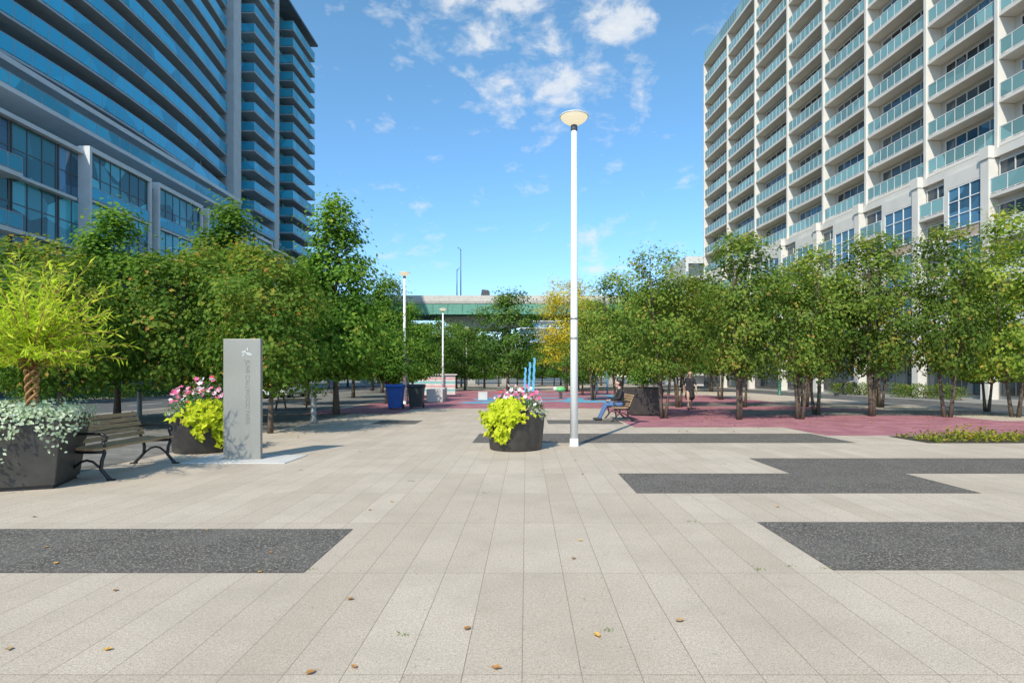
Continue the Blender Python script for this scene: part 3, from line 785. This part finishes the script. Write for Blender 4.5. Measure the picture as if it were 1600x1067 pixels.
flowers('pink and white flower cluster in the planter left of the steel sign',(rpx,rpy,.74),22,.58,.66,90,[6,3,2,3],-.05,.05,.043,540)
mass_plant('silver_plant','silvery leaves at the left rim of the pink flower planter','plant',(rpx,rpy,.76),23,SILV,260,.05,.7,cascade(R(150),R(250),.5,.25,.35,0),8)
def sqfn(rs):
    q=rs.rand()
    if q<.55: return (rs.uniform(-.66,.66),rs.uniform(-.68,.5),rs.uniform(.0,.26)*rs.uniform(.4,1))
    if q<.88:
        x=-.66+1.32*rs.rand()**1.3; k=max(0,.5+.55*math.sin(x*9+2.4)); return (x,-.62-rs.rand()*.1,.12-rs.rand()**1.4*(.2+.75*k*(1-.4*(x+.66)/1.3)))
    return (.62+rs.rand()*.1,rs.uniform(-.6,.6),.12-rs.rand()**1.6*.35)
mass_plant('silver_plant','silver white trailing plant hanging over the square planter rim','plant',(sqx,sqy,.96),31,SILV,1350,.06,.7,sqfn,20,SQR,.2,.55)
wl=thing('willow_shrub','yellow green willowy shrub with plaited stem in the square planter','shrub',(sqx+.1,sqy,.95))
m=MB()
for k in range(4):
    pts=[]
    for i in range(15):
        q=i/14; a=q*9+k*1.571; r=.05*(1+.5*q); pts.append((r*math.cos(a),r*math.sin(a),-.02+.66*q))
    m.tube(pts,.02,6)
rr=random.Random(4); P=[];Nl=[];D=[];Ls=[];ti=[]
for k in range(140):
    a=rr.uniform(0,6.283); el=rr.uniform(.28,1.5); Lb=rr.uniform(.6,1.3)*(1+.25*math.sin(el))
    d=Vector((math.cos(a)*math.cos(el),math.sin(a)*math.cos(el),math.sin(el)))
    p=Vector((0,0,.62+rr.uniform(0,.25))); pts=[p.copy()]
    for i in range(10):
        d=(d+Vector((0,0,-.03-.03*i*.28))).normalized(); p=p+d*Lb/10; pts.append(p.copy())
        if i>1:
            for j in range(4):
                P.append(tuple(p+d*Lb/10*rr.uniform(-1,0))); 
                v=Vector((rr.gauss(0,1),rr.gauss(0,1),rr.gauss(0,.8))).normalized()
                dd=(d*.75+v*.75+Vector((0,0,-.15))).normalized(); D.append(tuple(dd))
                Nl.append((rr.gauss(0,1),rr.gauss(0,1),rr.gauss(.5,1))); Ls.append(rr.uniform(.10,.19)); ti.append(rr.gauss(.45,.2)+.15*(p.z-.8))
    m.tube(pts[::3]+[pts[-1]],[.007,.006,.005,.004,.002][:len(pts[::3])+1],4)
m.build('stems',BARKP,wl)
leaves('foliage',np.array(P),np.array(Nl),np.array(D),np.array(Ls),np.array(Ls)*.12+.006,np.array(ti),WILL,wl)
mass_plant('dark_shrub','dark leafy shrub in the planter behind the seated man','plant',(xat(1005,22.4),22.4,1.08),41,LFL,1000,.12,.5,dome(.6,.9),10)
# ================================================================ TREES
A=make_tree(1,8.4,1.75,2.5,'pyr',170,98,.165,.75,LFL,1,.34,.11,.012,label='tallest pointed linden tree nearest the left lamp posts',name='linden_tree',group='trees on the left')
A.location=(-7.45,22.6,0)
B=make_tree(2,7.6,1.7,2.35,'pyr',160,98,.165,.75,LFL,1,.34,.10,.015,label='pointed linden tree rising behind the steel sign',name='linden_tree',group='trees on the left')
B.location=(-11.2,22.0,0); B.scale=(1.04,1.04,1.05)
Cc=make_tree(3,5.2,1.4,1.75,'oval',105,92,.135,.7,LFO,1,.30,.065,.03,label='small rounded tree with turning leaves to the right of the steel sign',name='small_tree',group='trees on the left')
Cc.location=(-6.75,15.2,0); Cc.scale=(.92,.92,.88)
Dd=make_tree(4,6.5,1.75,1.55,'oval',92,94,.138,.62,LFP,2,.28,.085,.03,label='slim upright pear tree, second in the right front row',name='pear_tree',group='trees on the right')
Dd.location=(7.4,20,0)
Ee=make_tree(5,6.2,1.7,1.6,'vase',88,94,.138,.62,LFP,3,.29,.075,.035,label='leftmost pear tree of the right front row behind the seated man',name='pear_tree',group='trees on the right')
Ee.location=(4.9,20.6,0); Ee.scale=(.92,.92,.93)
Ff=make_tree(6,10,2.2,2.9,'oval',125,62,.27,.7,LFG,1,.5,.14,.005,label='bushy green tree in the centre at the end of the plaza',name='park_tree',group='trees at the far end')
Ff.location=(-1.9,60,0); Ff.scale=(1.05,1.05,1.02)
Gg=make_tree(8,10.6,2.6,3.0,'vase',110,75,.24,.5,LFY,1,.5,.14,.2,label='bright yellow tree behind the tall lamp post',name='yellow_tree',group='trees at the far end')
Gg.location=(3.9,56,0)
for o,(x,y),rz,s,lab in((B,(-14.2,20),1.1,(.97,.97,.95),'pointed linden tree behind the willowy shrub, leftmost tall crown'),
  (Cc,(-10.3,17.3),2.2,(1.1,1.1,1.04),'orange tinged small tree above the bench'),
  (Cc,(-14.6,17),4,(1.15,1.15,1.06),'small tree partly hidden behind the willowy shrub at left edge'),
  (Cc,(-8.6,18.6),5.2,(1.05,1.05,1.1),'small turning tree directly behind the steel sign'),
  (A,(-7.6,31.5),2,(.8,.8,.82),'linden tree second in line beyond the tallest left tree'),
  (A,(-11.4,30),3.6,(.92,.92,.9),'linden tree in the outer left line beside the street, nearer one'),
  (B,(-7.9,40),.6,(.85,.85,.85),'linden tree third in line beyond the tallest left tree'),
  (B,(-12,40),5,(1,1,.95),'linden tree in the outer left line beside the street, farther one'),
  (A,(-16.3,28),1,(.9,.9,.88),'dark linden tree at the left kerb behind the others'),
  (Cc,(-12.3,15.2),.7,(.92,.92,.92),'low rounded tree behind the bench beside the shrub')):
    dup(o,(x,y,0),rz,lab,scale=s)
for k,(y,sc) in enumerate(((33,.85),(41,.9),(50,.85),(60,.95))):  # extra row, added so its shade falls on the left street
    dup(A,(-28.6,y,0),1.3*k,'tree added on the far pavement to cast shade on the left street','trees added across the left street for shade',(sc,sc,sc))
for o,(x,y),rz,s,lab in((Ee,(9.6,20.2),1.7,(.92,.92,.93),'third pear tree of the right front row, rounder and lower'),
  (Dd,(13.1,21.8),2.9,(1.1,1.1,1.07),'fifth pear tree of the right front row'),
  (Ee,(11.4,22.6),5.0,(.95,.95,.95),'fourth pear tree of the right front row, set back a little'),
  (Dd,(15.5,21.2),4.6,(.95,.95,1.09),'sixth pear tree of the right front row, narrow and dark'),
  (Ee,(7.4,28),.4,(.98,.98,1.0),'second row pear tree seen between the first and second front trees'),
  (Dd,(4.4,27.5),5.5,(1,1,1.0),'second row pear tree directly behind the seated man'),
  (Ee,(10.6,28),3.1,(1,1,1.05),'second row pear tree behind the second front tree'),
  (Dd,(13.8,28.5),1.2,(1,1,1.05),'second row pear tree behind the third front tree'),
  (Ee,(17.2,28),2.2,(1.05,1.05,1.1),'second row pear tree behind the fifth front tree'),
  (Dd,(8,37),2.1,(1.1,1.1,1.1),'third row pear tree behind the walking person'),
  (Ee,(4.2,36),4.1,(1.0,1.0,1.0),'third row pear tree close to the blue posts'),
  (Ee,(12.5,37),.9,(1.1,1.1,1.15),'third row pear tree deep in the right grove')):
    dup(o,(x,y,0),rz,lab,scale=s)
Hh=make_tree(9,7.5,1.7,1.95,'oval',118,86,.15,.65,LFYG,2,.31,.075,.04,label='yellowish green tree at the right edge of the view',name='pear_tree',group='trees on the right')
Hh.location=(18.0,21.2,0)
dup(Hh,(19.6,24.5,0),2.5,'second yellow green tree cut by the right edge of the view',scale=(.9,.9,.95))
spots=[(-9,58,.7),(-5.2,72,.72),(-13,52,.8),(-12,66,.75),(-16,60,.9),(-9,80,.8),(-4,84,.7),(9,74,.95),(7.2,62,1.0),(10.5,52,.95),(14,60,1.0),(18,56,1.0),(15,74,1.1),(21,78,1.0),(-17,76,.95),(-14,90,.85),(-21,92,1.0),(-1.5,98,.7),(7.5,98,.75),(12,92,.95),(18,94,1),(-8,97,.65),(-26,84,1.),(-24,70,.8),(4.5,46,.5),(-6.6,62,.72),(-8.5,70,.85),(1.2,92,.72),(4.4,90,.74),(2.8,100,.76),(5.8,96,.78),(.2,86,.55)]
for (x,y,s) in spots:
    dup(Ff,(x,y,0),rnd.uniform(0,6.28),'green tree massed at the far end of the park below the elevated road','far trees below the elevated road',(s*rnd.uniform(.95,1.2),s*rnd.uniform(.95,1.2),s*rnd.uniform(.92,1.03)))
for (x,y,s) in((5.2,60,.55),(6.2,68,.6)):
    dup(Gg,(x,y,0),rnd.uniform(0,6.28),'smaller yellow tree farther back beside the bright yellow one','smaller yellow trees',(s,s,s))
def hedge(x,y,L,lab,mat=LFO,rz=95):
    t=thing('hedge',lab,'hedge',(x,y,0),R(rz))
    rs=np.random.RandomState(int(y)); n=int(430*L)
    P=np.stack([rs.uniform(-L/2,L/2,n),rs.uniform(-.45,.45,n),rs.uniform(.05,.95,n)],1)
    P[:,2]*=1+.1*np.sin(P[:,0]*3)
    leaves('foliage',P,rs.normal(0,.6,(n,3))+[0,0,.5],rs.normal(0,1,(n,3)),.13,.07,rs.beta(2,2,n),mat,t)
    m=MB(); pts=[]
    for i in range(int(L*2)+1): pts.append((-L/2+i*.5,.12*math.sin(i*1.7),.02+.5*(i%2)))
    m.tube(pts,.025,5); m.build('stems',BARK,t)
hedge(27.0,39,6,'yellowish clipped hedge before the right building, nearer the frame edge'); hedge(26.6,47,5,'yellowish clipped hedge before the right building, farther along')
hedge(-27.6,44,26,'long dark green hedge across the left street before the tower',LFL,90)
# ================================================================ BINS, TABLE, BLOCKS
BINB=M('blue plastic bin',(.02,.10,.40),.45,.1,4); BINK=M('black plastic bin',(.03,.036,.036),.5,.15,4)
def bin_(label,loc,mat):
    t=thing('wheeled_bin',label,'bin',loc,0,'wheeled bins')
    m=MB(); m.frustum(.62,.60,.78,.74,.08,1.04); m.bx(-.41,.41,-.385,.385,1.0,1.06); m.build('body',mat,t,.02)
    m=MB(); m.prism([(-.43,1.065),(.43,1.065),(.43,1.10),(.25,1.2),(-.25,1.2),(-.43,1.1)],'x',-.43,.43); m.build('lid',mat,t,.02)
    m=MB(); m.tube([(-.33,.40,1.02),(-.33,.47,1.04),(.33,.47,1.04),(.33,.40,1.02)],.018,6); m.build('handle',mat,t)
    w=MB(); w.lathe([(.001,-.03),(.12,-.03),(.13,0),(.12,.03),(.001,.03)],16); w=w.mesh('wheel',BLACK)
    for s in(-1,1): inst('wheel',w,t,(s*.33,.3,.13),(0,R(90),0))
    t.scale=(.9,.9,.95)
x,y=gp(615,640); bin_('blue wheeled recycling bin left of the black one',(x,y+.4,0),BINB)
x,y=gp(648,638.5); bin_('black wheeled rubbish bin right of the blue one',(x,y+.4,0),BINK)
def picnic(label,x,y,rz):
    t=thing('picnic_table',label,'table',(x,y,0),rz)
    m=MB()
    for k in range(5): m.bx(-.95,.95,-.38+k*.155,-.38+k*.155+.14,.72,.76)
    m.build('tabletop',WOOD,t)
    for s in(-1,1):
        m=MB(); m.bx(-.95,.95,s*.72-.14,s*.72-.005,.42,.46); m.bx(-.95,.95,s*.72+.005,s*.72+.14,.42,.46); m.build('seat',WOOD,t)
    for x_ in(-.65,.65):
        m=MB(); m.bar((x_,-.7,0),(x_,-.25,.72),.05,.08); m.bar((x_,.7,0),(x_,.25,.72),.05,.08); m.bar((x_+.06,-.82,.39),(x_+.06,.82,.39),.05,.08); m.build('leg',DARKM,t)
picnic('wooden picnic table with attached benches under the left trees',xat(462,26.2),26.2,R(5))
def block(label,x,y,w,d,h):
    t=MB(); t.bx(-w/2,w/2,-d/2,d/2,0,h); o=t.build('concrete_block',CONCL,None,.02,(x,y,0)); tag(o,label,'block','pale concrete seat blocks')
block('pale concrete block right of the black bin, nearest of three',xat(679,33.7),34.2,.95,1.0,.75)
block('pale concrete block behind the nearest one by the bins',xat(684,38),38.5,.95,1.0,.75)
block('small pale concrete block left of the central planter flowers',xat(755,37),37,.6,.6,.5)
GPST=M('grey post paint',(.26,.26,.25),.5,.1,4)
for px,py,lab in((218,651,'grey post under the left trees near the bench'),(490,661,'grey post under the left trees right of the steel sign')):
    x,y=gp(px,py); t=thing('grey_bollard',lab,'bollard',(x,y,0),0,'grey posts under the left trees')
    m=MB(); m.lathe([(.001,0),(.13,0),(.13,.03),(.085,.04),(.08,.92),(.085,.93)],16); m.build('shaft',GPST,t)
    m=MB(); m.lathe([(.09,.932),(.09,.97),(.06,1.0),(.001,1.01)],16); m.build('cap',DARKM,t)
t=thing('striped_wall','low white wall painted with teal and pink stripes by the left lamp row','wall',(xat(676,48),48,0))
m=MB(); m.bx(-1.9,1.9,-.15,.15,0,1.6); m.build('panel',CONCL,t)
ST=[M('teal stripe',(.10,.44,.44),.7,.1,4),M('pink stripe',(.62,.28,.30),.7,.1,4)]
for k in range(4):
    m=MB(); m.bx(-1.9,1.9,-.157,-.151,.3+.32*k,.42+.32*k); m.build('stripe',ST[k%2],t)
m=MB(); m.bx(-2.05,2.05,-.3,.3,1.602,1.7); m.build('coping',CONCL,t)
BLP=M('blue painted metal',(.12,.44,.70),.35,.15,3)
for px,pt,Y,w,lab in((819,574,54,.21,'left shortest blue upright play sculpture'),(826,566,56,.22,'middle blue upright play sculpture'),(833,559,58,.25,'right tallest blue upright play sculpture')):
    x=xat(px,Y);z=zat(pt,Y)
    t=thing('play_sculpture',lab,'sculpture',(x,Y,0),0,'blue upright sculptures')
    m=MB(); n=8; L_=[];Rr=[]
    for i in range(n+1):
        q=i/n*z; o=.035*(1 if i%2 else -1); L_.append((o-w/2+.02*i,q)); Rr.append((o+w/2*(1-.25*i/n)+.02*i,q))
    for i in range(n): m.prism([L_[i],Rr[i],Rr[i+1],L_[i+1]],'y',-.1,.1)
    m.build('blade',BLP,t); m=MB(); m.lathe([(.001,.03),(.4,.03),(.45,0)],18); m.build('base',CONC,t)
for px,Y,h,lab in((927,50,2.1,'left thin blue spray post'),(933,52,2.3,'right thin blue spray post'),(949,49,1.9,'blue spray post behind the seated man')):
    t=thing('spray_post',lab,'post',(xat(px,Y),Y,0),0,'blue spray posts')
    m=MB(); m.tube([(0,0,0),(0,0,h*.8),(-.12,0,h*.95),(-.3,0,h)],.07,10); m.build('pole',BLP,t); m=MB(); m.ball((-.32,0,h-.02),.11); m.build('nozzle',BLP,t)
GT=M('green plastic',(.14,.50,.16),.4,.1,3)
t=thing('spring_rider','green and white beetle shaped spring toy on the play area','play toy',(xat(876,39),39,0))
m=MB(); m.tube([(.12*math.cos(i*.9),.12*math.sin(i*.9),.03+i*.012) for i in range(34)],.018,5); m.build('spring',DARKM,t)
m=MB(); m.ball((0,0,.62),.32,0,14,(1.1,.8,.6)); m.build('body',GT,t)
m=MB(); m.ball((-.36,0,.66),.14,0,12); m.build('head',WHITE,t)
for s in(-1,1):
    m=MB(); m.tube([(-.38,s*.05,.76),(-.44,s*.1,.96)],.015,5); m.ball((-.44,s*.1,.98),.035); m.build('antenna',DARKM,t)
GRB=M('dark green iron',(.04,.14,.10),.5,.15,4)
for px,Y,lab in((1280,40,'dark green bollard on the right pavement, nearer the middle'),(1218,46,'dark green bollard on the right pavement, farther away')):
    t=thing('bollard',lab,'bollard',(xat(px,Y),Y,0),0,'green bollards')
    m=MB(); m.lathe([(.001,0),(.2,0),(.2,.1),(.13,.16),(.12,.95),(.16,1.0),(.14,1.12),(.05,1.2),(.001,1.2)],16); m.build('shaft',GRB,t)
    m=MB(); m.lathe([(.125,.7),(.15,.72),(.15,.8),(.125,.82)],16); m.build('collar',GRB,t)
# ================================================================ PEOPLE
SKIN=M('skin',(.52,.32,.23),.55,.06,20); JK=M('black jacket',(.018,.018,.02),.8,.2,15); JEAN=M('blue denim',(.08,.15,.30),.85,.2,25); SHOE=M('dark shoes',(.025,.022,.02),.6,.2,20)
HAIR=M('dark hair',(.014,.011,.008),.6,.2,30); DRESS=M('black dress',(.024,.022,.026),.85,.2,15); TOPB=M('grey shirt',(.24,.24,.26),.85,.1,15); PANT=M('dark trousers',(.04,.04,.05),.85,.1,15)
def V(*a): return Vector(a)
def capsules_to_mesh(segs,vox,name,mats,smooth=2):
    m=MB()
    for p,q,r0,r1,mi in segs:
        p=Vector(p);q=Vector(q)
        if (q-p).length<1e-4: q=p+Vector((0,0,1e-3))
        d=(q-p).normalized()
        pts=[];rad=[]
        for a in(-90,-65,-40,-15): pts.append(p+d*r0*math.sin(R(a))); rad.append(max(.0008,r0*math.cos(R(a))))
        for a in(0,20,45,68,90): pts.append(q+d*r1*math.sin(R(a))); rad.append(max(.0008,r1*math.cos(R(a))))
        m.tube(pts,rad,12)
    o=m.build('tmp',mats)
    rm=o.modifiers.new('r','REMESH'); rm.mode='VOXEL'; rm.voxel_size=vox; rm.use_smooth_shade=True
    sm=o.modifiers.new('s','SMOOTH'); sm.factor=.5; sm.iterations=smooth
    bpy.context.view_layer.update()
    me=bpy.data.meshes.new_from_object(o.evaluated_get(bpy.context.evaluated_depsgraph_get())); bpy.data.objects.remove(o)
    n=len(me.polygons); C=np.empty(n*3,np.float32); me.polygons.foreach_get('center',C); C=C.reshape(n,3)
    best=np.full(n,1e9); idx=np.zeros(n,np.int32)
    for p,q,r0,r1,mi in segs:
        p=np.array(p);q=np.array(q);d=q-p;L=max(1e-8,(d*d).sum()); t=np.clip(((C-p)@d)/L,0,1)
        dist=np.linalg.norm(C-(p+t[:,None]*d),axis=1)-(r0+(r1-r0)*t)
        k=dist<best; best[k]=dist[k]; idx[k]=mi
    me.materials.clear()
    for x in mats: me.materials.append(x)
    me.polygons.foreach_set('material_index',idx); me.polygons.foreach_set('use_smooth',[True]*n); me.name=name
    return me
def hand(segs,w,d,s,side,mi=0,curl=.5):
    w=Vector(w);d=Vector(d).normalized();s=Vector(s);s=(s-d*s.dot(d)).normalized();n=d.cross(s)*side
    for k in range(4):
        o=(k-1.5)*.021
        segs.append((w+s*o*.7,w+d*.085+s*o,.013,.011,mi))
        L=[.040,.046,.043,.033][k]; a=w+d*.088+s*o*1.1; d1=(d+n*curl*.6).normalized(); b=a+d1*L; d2=(d+n*curl*1.6).normalized()
        segs.append((a,b,.0095,.0085,mi)); segs.append((b,b+d2*L*.8,.0085,.0065,mi))
    a=w+d*.03-s*.034*side; b=a+(d*.7-s*.7*side+n*.2).normalized()*.038
    segs.append((w+d*.01,a,.014,.012,mi)); segs.append((a,b,.012,.010,mi)); segs.append((b,b+(d+n*.3).normalized()*.03,.010,.008,mi))
def head(segs,c,f,mi=0):
    c=Vector(c); f=Vector(f).normalized(); s=f.cross(Vector((0,0,1))).normalized(); u=Vector((0,0,1))
    segs.append((c-f*.025+u*.03,c+f*.02+u*.03,.088,.085,mi))
    segs.append((c+f*.03-u*.05,c+f*.045-u*.075,.06,.04,mi))
    segs.append((c+f*.10+u*.005,c+f*.118-u*.02,.010,.014,mi))
    segs.append((c+f*.092-u*.055-s*.018,c+f*.092-u*.055+s*.018,.008,.008,mi))
    for k in(-1,1): segs.append((c+s*.088*k+u*.015-f*.01,c+s*.09*k-u*.02-f*.005,.016,.012,mi))
def eyes(par,c,f):
    c=Vector(c);f=Vector(f).normalized();s=f.cross(Vector((0,0,1))).normalized()
    for k in(-1,1):
        m=MB(); m.ball(tuple(c+f*.092+s*.033*k+Vector((0,0,.012))),.011); m.build('eye',BLACK,par)
def seated():
    t=thing('person','man in a black jacket and blue jeans sitting on the far bench facing left','person',(3.18,19.75,0),R(92))
    S=[]
    S+=[(V(-.09,-.02,.56),V(.09,-.02,.56),.125,.125,2)]
    for x in(-.07,.07): S+=[(V(x,-.04,.60),V(x*1.3,-.05,.93),.125,.115,1)]
    S+=[(V(-.15,-.05,1.01),V(.15,-.05,1.01),.08,.08,1),(V(0,-.04,1.02),V(0,.0,1.15),.06,.052,0)]
    head(S,V(0,.03,1.25),V(0,1,-.25))
    for k in(-1,1):
        S+=[(V(k*.1,.0,.55),V(k*.13,.45,.53),.092,.066,2),(V(k*.13,.45,.53),V(k*.14,.66,.1),.064,.045,2),(V(k*.14,.64,.055),V(k*.16,.84,.045),.048,.036,3)]
        S+=[(V(k*.20,-.05,1.0),V(k*.27,.05,.76),.064,.052,1),(V(k*.27,.05,.76),V(k*.12,.27,.70),.052,.040,1)]
        hand(S,V(k*.11,.28,.70),V(-k*.5,.8,-.15),V(1,0.3,0),k,0,.6)
    me=capsules_to_mesh(S,.008,'body',[SKIN,JK,JEAN,SHOE]); inst('body',me,t)
    hs=[(V(0,-.0,1.295),V(0,.03,1.30),.092,.082,0),(V(0,-.035,1.23),V(0,-.03,1.28),.078,.085,0)]
    inst('hair',capsules_to_mesh(hs,.012,'hair',[HAIR]),t); eyes(t,V(0,.03,1.25),V(0,1,-.2))
seated()
def walker(label,loc,rz,top,bot,shoe,hair_long,skirt=False,armf=0.):
    t=thing('person',label,'person',loc,rz)
    S=[(V(-.08,0,.95),V(.08,0,.95),.115,.115,1 if skirt else 2)]
    for x in(-.06,.06): S+=[(V(x,0,.98),V(x*1.4,.01,1.30),.11,.105,1)]
    S+=[(V(-.14,0,1.40),V(.14,0,1.40),.065,.065,1),(V(0,0,1.40),V(0,.02,1.52),.055,.048,0)]
    head(S,V(0,.03,1.61),V(0,1,-.05))
    if skirt: S+=[(V(-.05,0,.9),V(-.07,.03,.58),.13,.15,1),(V(.05,0,.9),V(.07,-.03,.58),.13,.15,1)]
    for k in(-1,1):
        ky=.16*k; lm=0 if skirt else 2
        S+=[(V(k*.09,0,.92),V(k*.095,ky*.9+.03,.50),.088,.058,lm if not skirt else 0),(V(k*.095,ky*.9+.03,.50),V(k*.09,ky*1.6-.04,.10+(.03 if k<0 else 0)),.055,.036,lm),(V(k*.09,ky*1.6-.06,.05+(.03 if k<0 else 0)),V(k*.10,ky*1.6+.13,.035),.042,.032,3)]
        if armf: el=V(k*.24,.10,1.12); wr=V(k*.2,.36,1.06); dd=V(0,1,-.1)
        else: el=V(k*.25,-ky*.5,1.12); wr=V(k*.25,-ky*1.1+.06,.88); dd=V(0,.2,-1)
        S+=[(V(k*.18,0,1.39),el,.052,.042,1),(el,wr,.040,.030,1 if not skirt else 0)]
        hand(S,wr,dd,V(0,1,0) if not armf else V(1,0,0),k,0,.4)
    inst('body',capsules_to_mesh(S,.009,'body',[SKIN,top,bot,shoe]),t)
    hs=[(V(0,0,1.655),V(0,.03,1.66),.092,.082,0),(V(0,-.035,1.58),V(0,-.03,1.64),.078,.085,0)]
    if hair_long: hs+=[(V(0,-.05,1.58),V(0,-.08,1.40),.08,.06,0)]
    inst('hair',capsules_to_mesh(hs,.012,'hair',[HAIR]),t); eyes(t,V(0,.03,1.61),V(0,1,0))
    return t
walker('person in a black dress walking under the right trees',(xat(1078,26),26,0),R(170),DRESS,DRESS,SHOE,True,True)
walker('person in grey top pushing a stroller on the right pavement',(26.4,46.2,0),R(75),TOPB,PANT,SHOE,False,False,1.)
t=thing('stroller','dark folding stroller pushed along the right pavement','stroller',(25.75,46.4,0),R(75))
m=MB()
for s in(-.25,.25): m.tube([(s,-.05,1.05),(s,.15,.75),(s,.7,.1)],.016,6); m.tube([(s,.15,.75),(s,.05,.1)],.016,6); m.tube([(s,.05,.1),(s,.7,.1)],.012,6)
m.tube([(-.25,-.05,1.05),(.25,-.05,1.05)],.018,6); m.build('frame',DARKM,t)
m=MB(); m.prism([(.15,.4),(.55,.42),(.6,.5),(.3,.55),(.15,.95),(.08,.93)],'x',-.22,.22); m.build('seat',JK,t)
m=MB(); m.prism([(.08,.95),(.12,1.1),(.28,1.18),(.45,1.1),(.5,.98),(.15,.93)],'x',-.24,.24); m.build('canopy',DRESS,t)
wm=MB(); wm.lathe([(.05,-.02),(.11,-.02),(.12,0),(.11,.02),(.05,.02)],14); wm=wm.mesh('wheel',BLACK)
for sx in(-.25,.25):
    for yy in(.05,.7): inst('wheel',wm,t,(sx,yy,.12),(0,R(90),0))
# ================================================================ LIGHT, SKY, CAMERA
sv=Vector((-.33,-.81,.84)).normalized()
el=math.asin(sv.z); az=math.atan2(sv.x,sv.y)
sd=bpy.data.lights.new('sun','SUN'); sd.energy=5.0; sd.angle=R(.5); sd.color=(1,.92,.78)
so=bpy.data.objects.new('sun',sd); col.objects.link(so); so.rotation_euler=(-sv).to_track_quat('-Z','Y').to_euler()
W=bpy.data.worlds.new('World'); SC.world=W; W.use_nodes=True; nt=W.node_tree
bg=nt.nodes['Background']; bg.inputs[1].default_value=.15
sk=N(nt,'ShaderNodeTexSky',sky_type='NISHITA'); sk.sun_disc=False; sk.sun_elevation=el; sk.sun_rotation=az; sk.air_density=1.0; sk.dust_density=.2; sk.ozone_density=2.5
s1=mix(nt,1,sk.outputs[0],(.29,.32,.26),'MULTIPLY')
gm=N(nt,'ShaderNodeGamma'); gm.inputs[1].default_value=1.3; nt.links.new(s1,gm.inputs[0])
skc=mix(nt,1,gm.outputs[0],(5.2,5.3,5.6),'MULTIPLY')
tc=N(nt,'ShaderNodeTexCoord').outputs['Generated']
sz=N(nt,'ShaderNodeSeparateXYZ'); nt.links.new(tc,sz.inputs[0])
skc=mix(nt,1,skc,ramp(nt,sz.outputs[2],[(0.,(.64,.56,.78)),(.12,(.64,.60,.83)),(.27,(.76,.80,.98)),(.5,(1.02,1.05,1.1))]),'MULTIPLY')
mp=N(nt,'ShaderNodeMapping'); mp.inputs['Scale'].default_value=(1,1,1.8); mp.inputs['Location'].default_value=(.37,.2,.15); nt.links.new(tc,mp.inputs[0])
n1t=N(nt,'ShaderNodeTexNoise'); n1t.inputs['Scale'].default_value=15; n1t.inputs['Detail'].default_value=13; n1t.inputs['Roughness'].default_value=.6; n1t.inputs['Distortion'].default_value=.2; nt.links.new(mp.outputs[0],n1t.inputs['Vector']); n1=n1t.outputs[0]
def mask(px,py,a0,a1):
    d=Vector(((px-VX)/F,1,(HY-py)/F)).normalized()
    vm=N(nt,'ShaderNodeVectorMath',operation='DOT_PRODUCT'); vm.inputs[1].default_value=d; nt.links.new(tc,vm.inputs[0])
    mr=N(nt,'ShaderNodeMapRange'); mr.interpolation_type='SMOOTHSTEP'; mr.inputs[1].default_value=math.cos(R(a0)); mr.inputs[2].default_value=math.cos(R(a1)); nt.links.new(vm.outputs['Value'],mr.inputs[0]); return mr.outputs[0]
def math_(op,a,b):
    n=N(nt,'ShaderNodeMath',operation=op)
    for i,v in enumerate((a,b)):
        if hasattr(v,'is_output'): nt.links.new(v,n.inputs[i])
        else: n.inputs[i].default_value=v
    return n.outputs[0]
mk=math_('MAXIMUM',mask(880,50,13,3),math_('MULTIPLY',mask(720,-10,11,2),.95))
mk=math_('MAXIMUM',mk,math_('MULTIPLY',mask(640,350,6,1),.72)); mk=math_('MAXIMUM',mk,math_('MULTIPLY',mask(960,390,7,1),.75)); mk=math_('MAXIMUM',mk,math_('MULTIPLY',mask(720,190,7,1),.5)); mk=math_('MAXIMUM',mk,.3)
dens=math_('ADD',n1,math_('MULTIPLY',math_('SUBTRACT',mk,1.),.25))
cl=ramp(nt,dens,[(.43,0.),(.52,.26),(.61,.72),(.77,.95)])
cc=mix(nt,cl,skc,(6.0,6.15,6.3))
nt.links.new(cc,bg.inputs[0])
cam=bpy.data.cameras.new('cam'); cam.sensor_width=36; cam.lens=F/1600*36; cam.shift_x=(800-VX)/1600; cam.shift_y=(HY-533.5)/1600; cam.clip_end=5000; cam.clip_start=.05
co=bpy.data.objects.new('cam',cam); col.objects.link(co); co.location=(0,0,H); co.rotation_euler=(R(90),0,0); SC.camera=co
SC.view_settings.view_transform='Standard'; SC.view_settings.look='None'; SC.view_settings.exposure=0
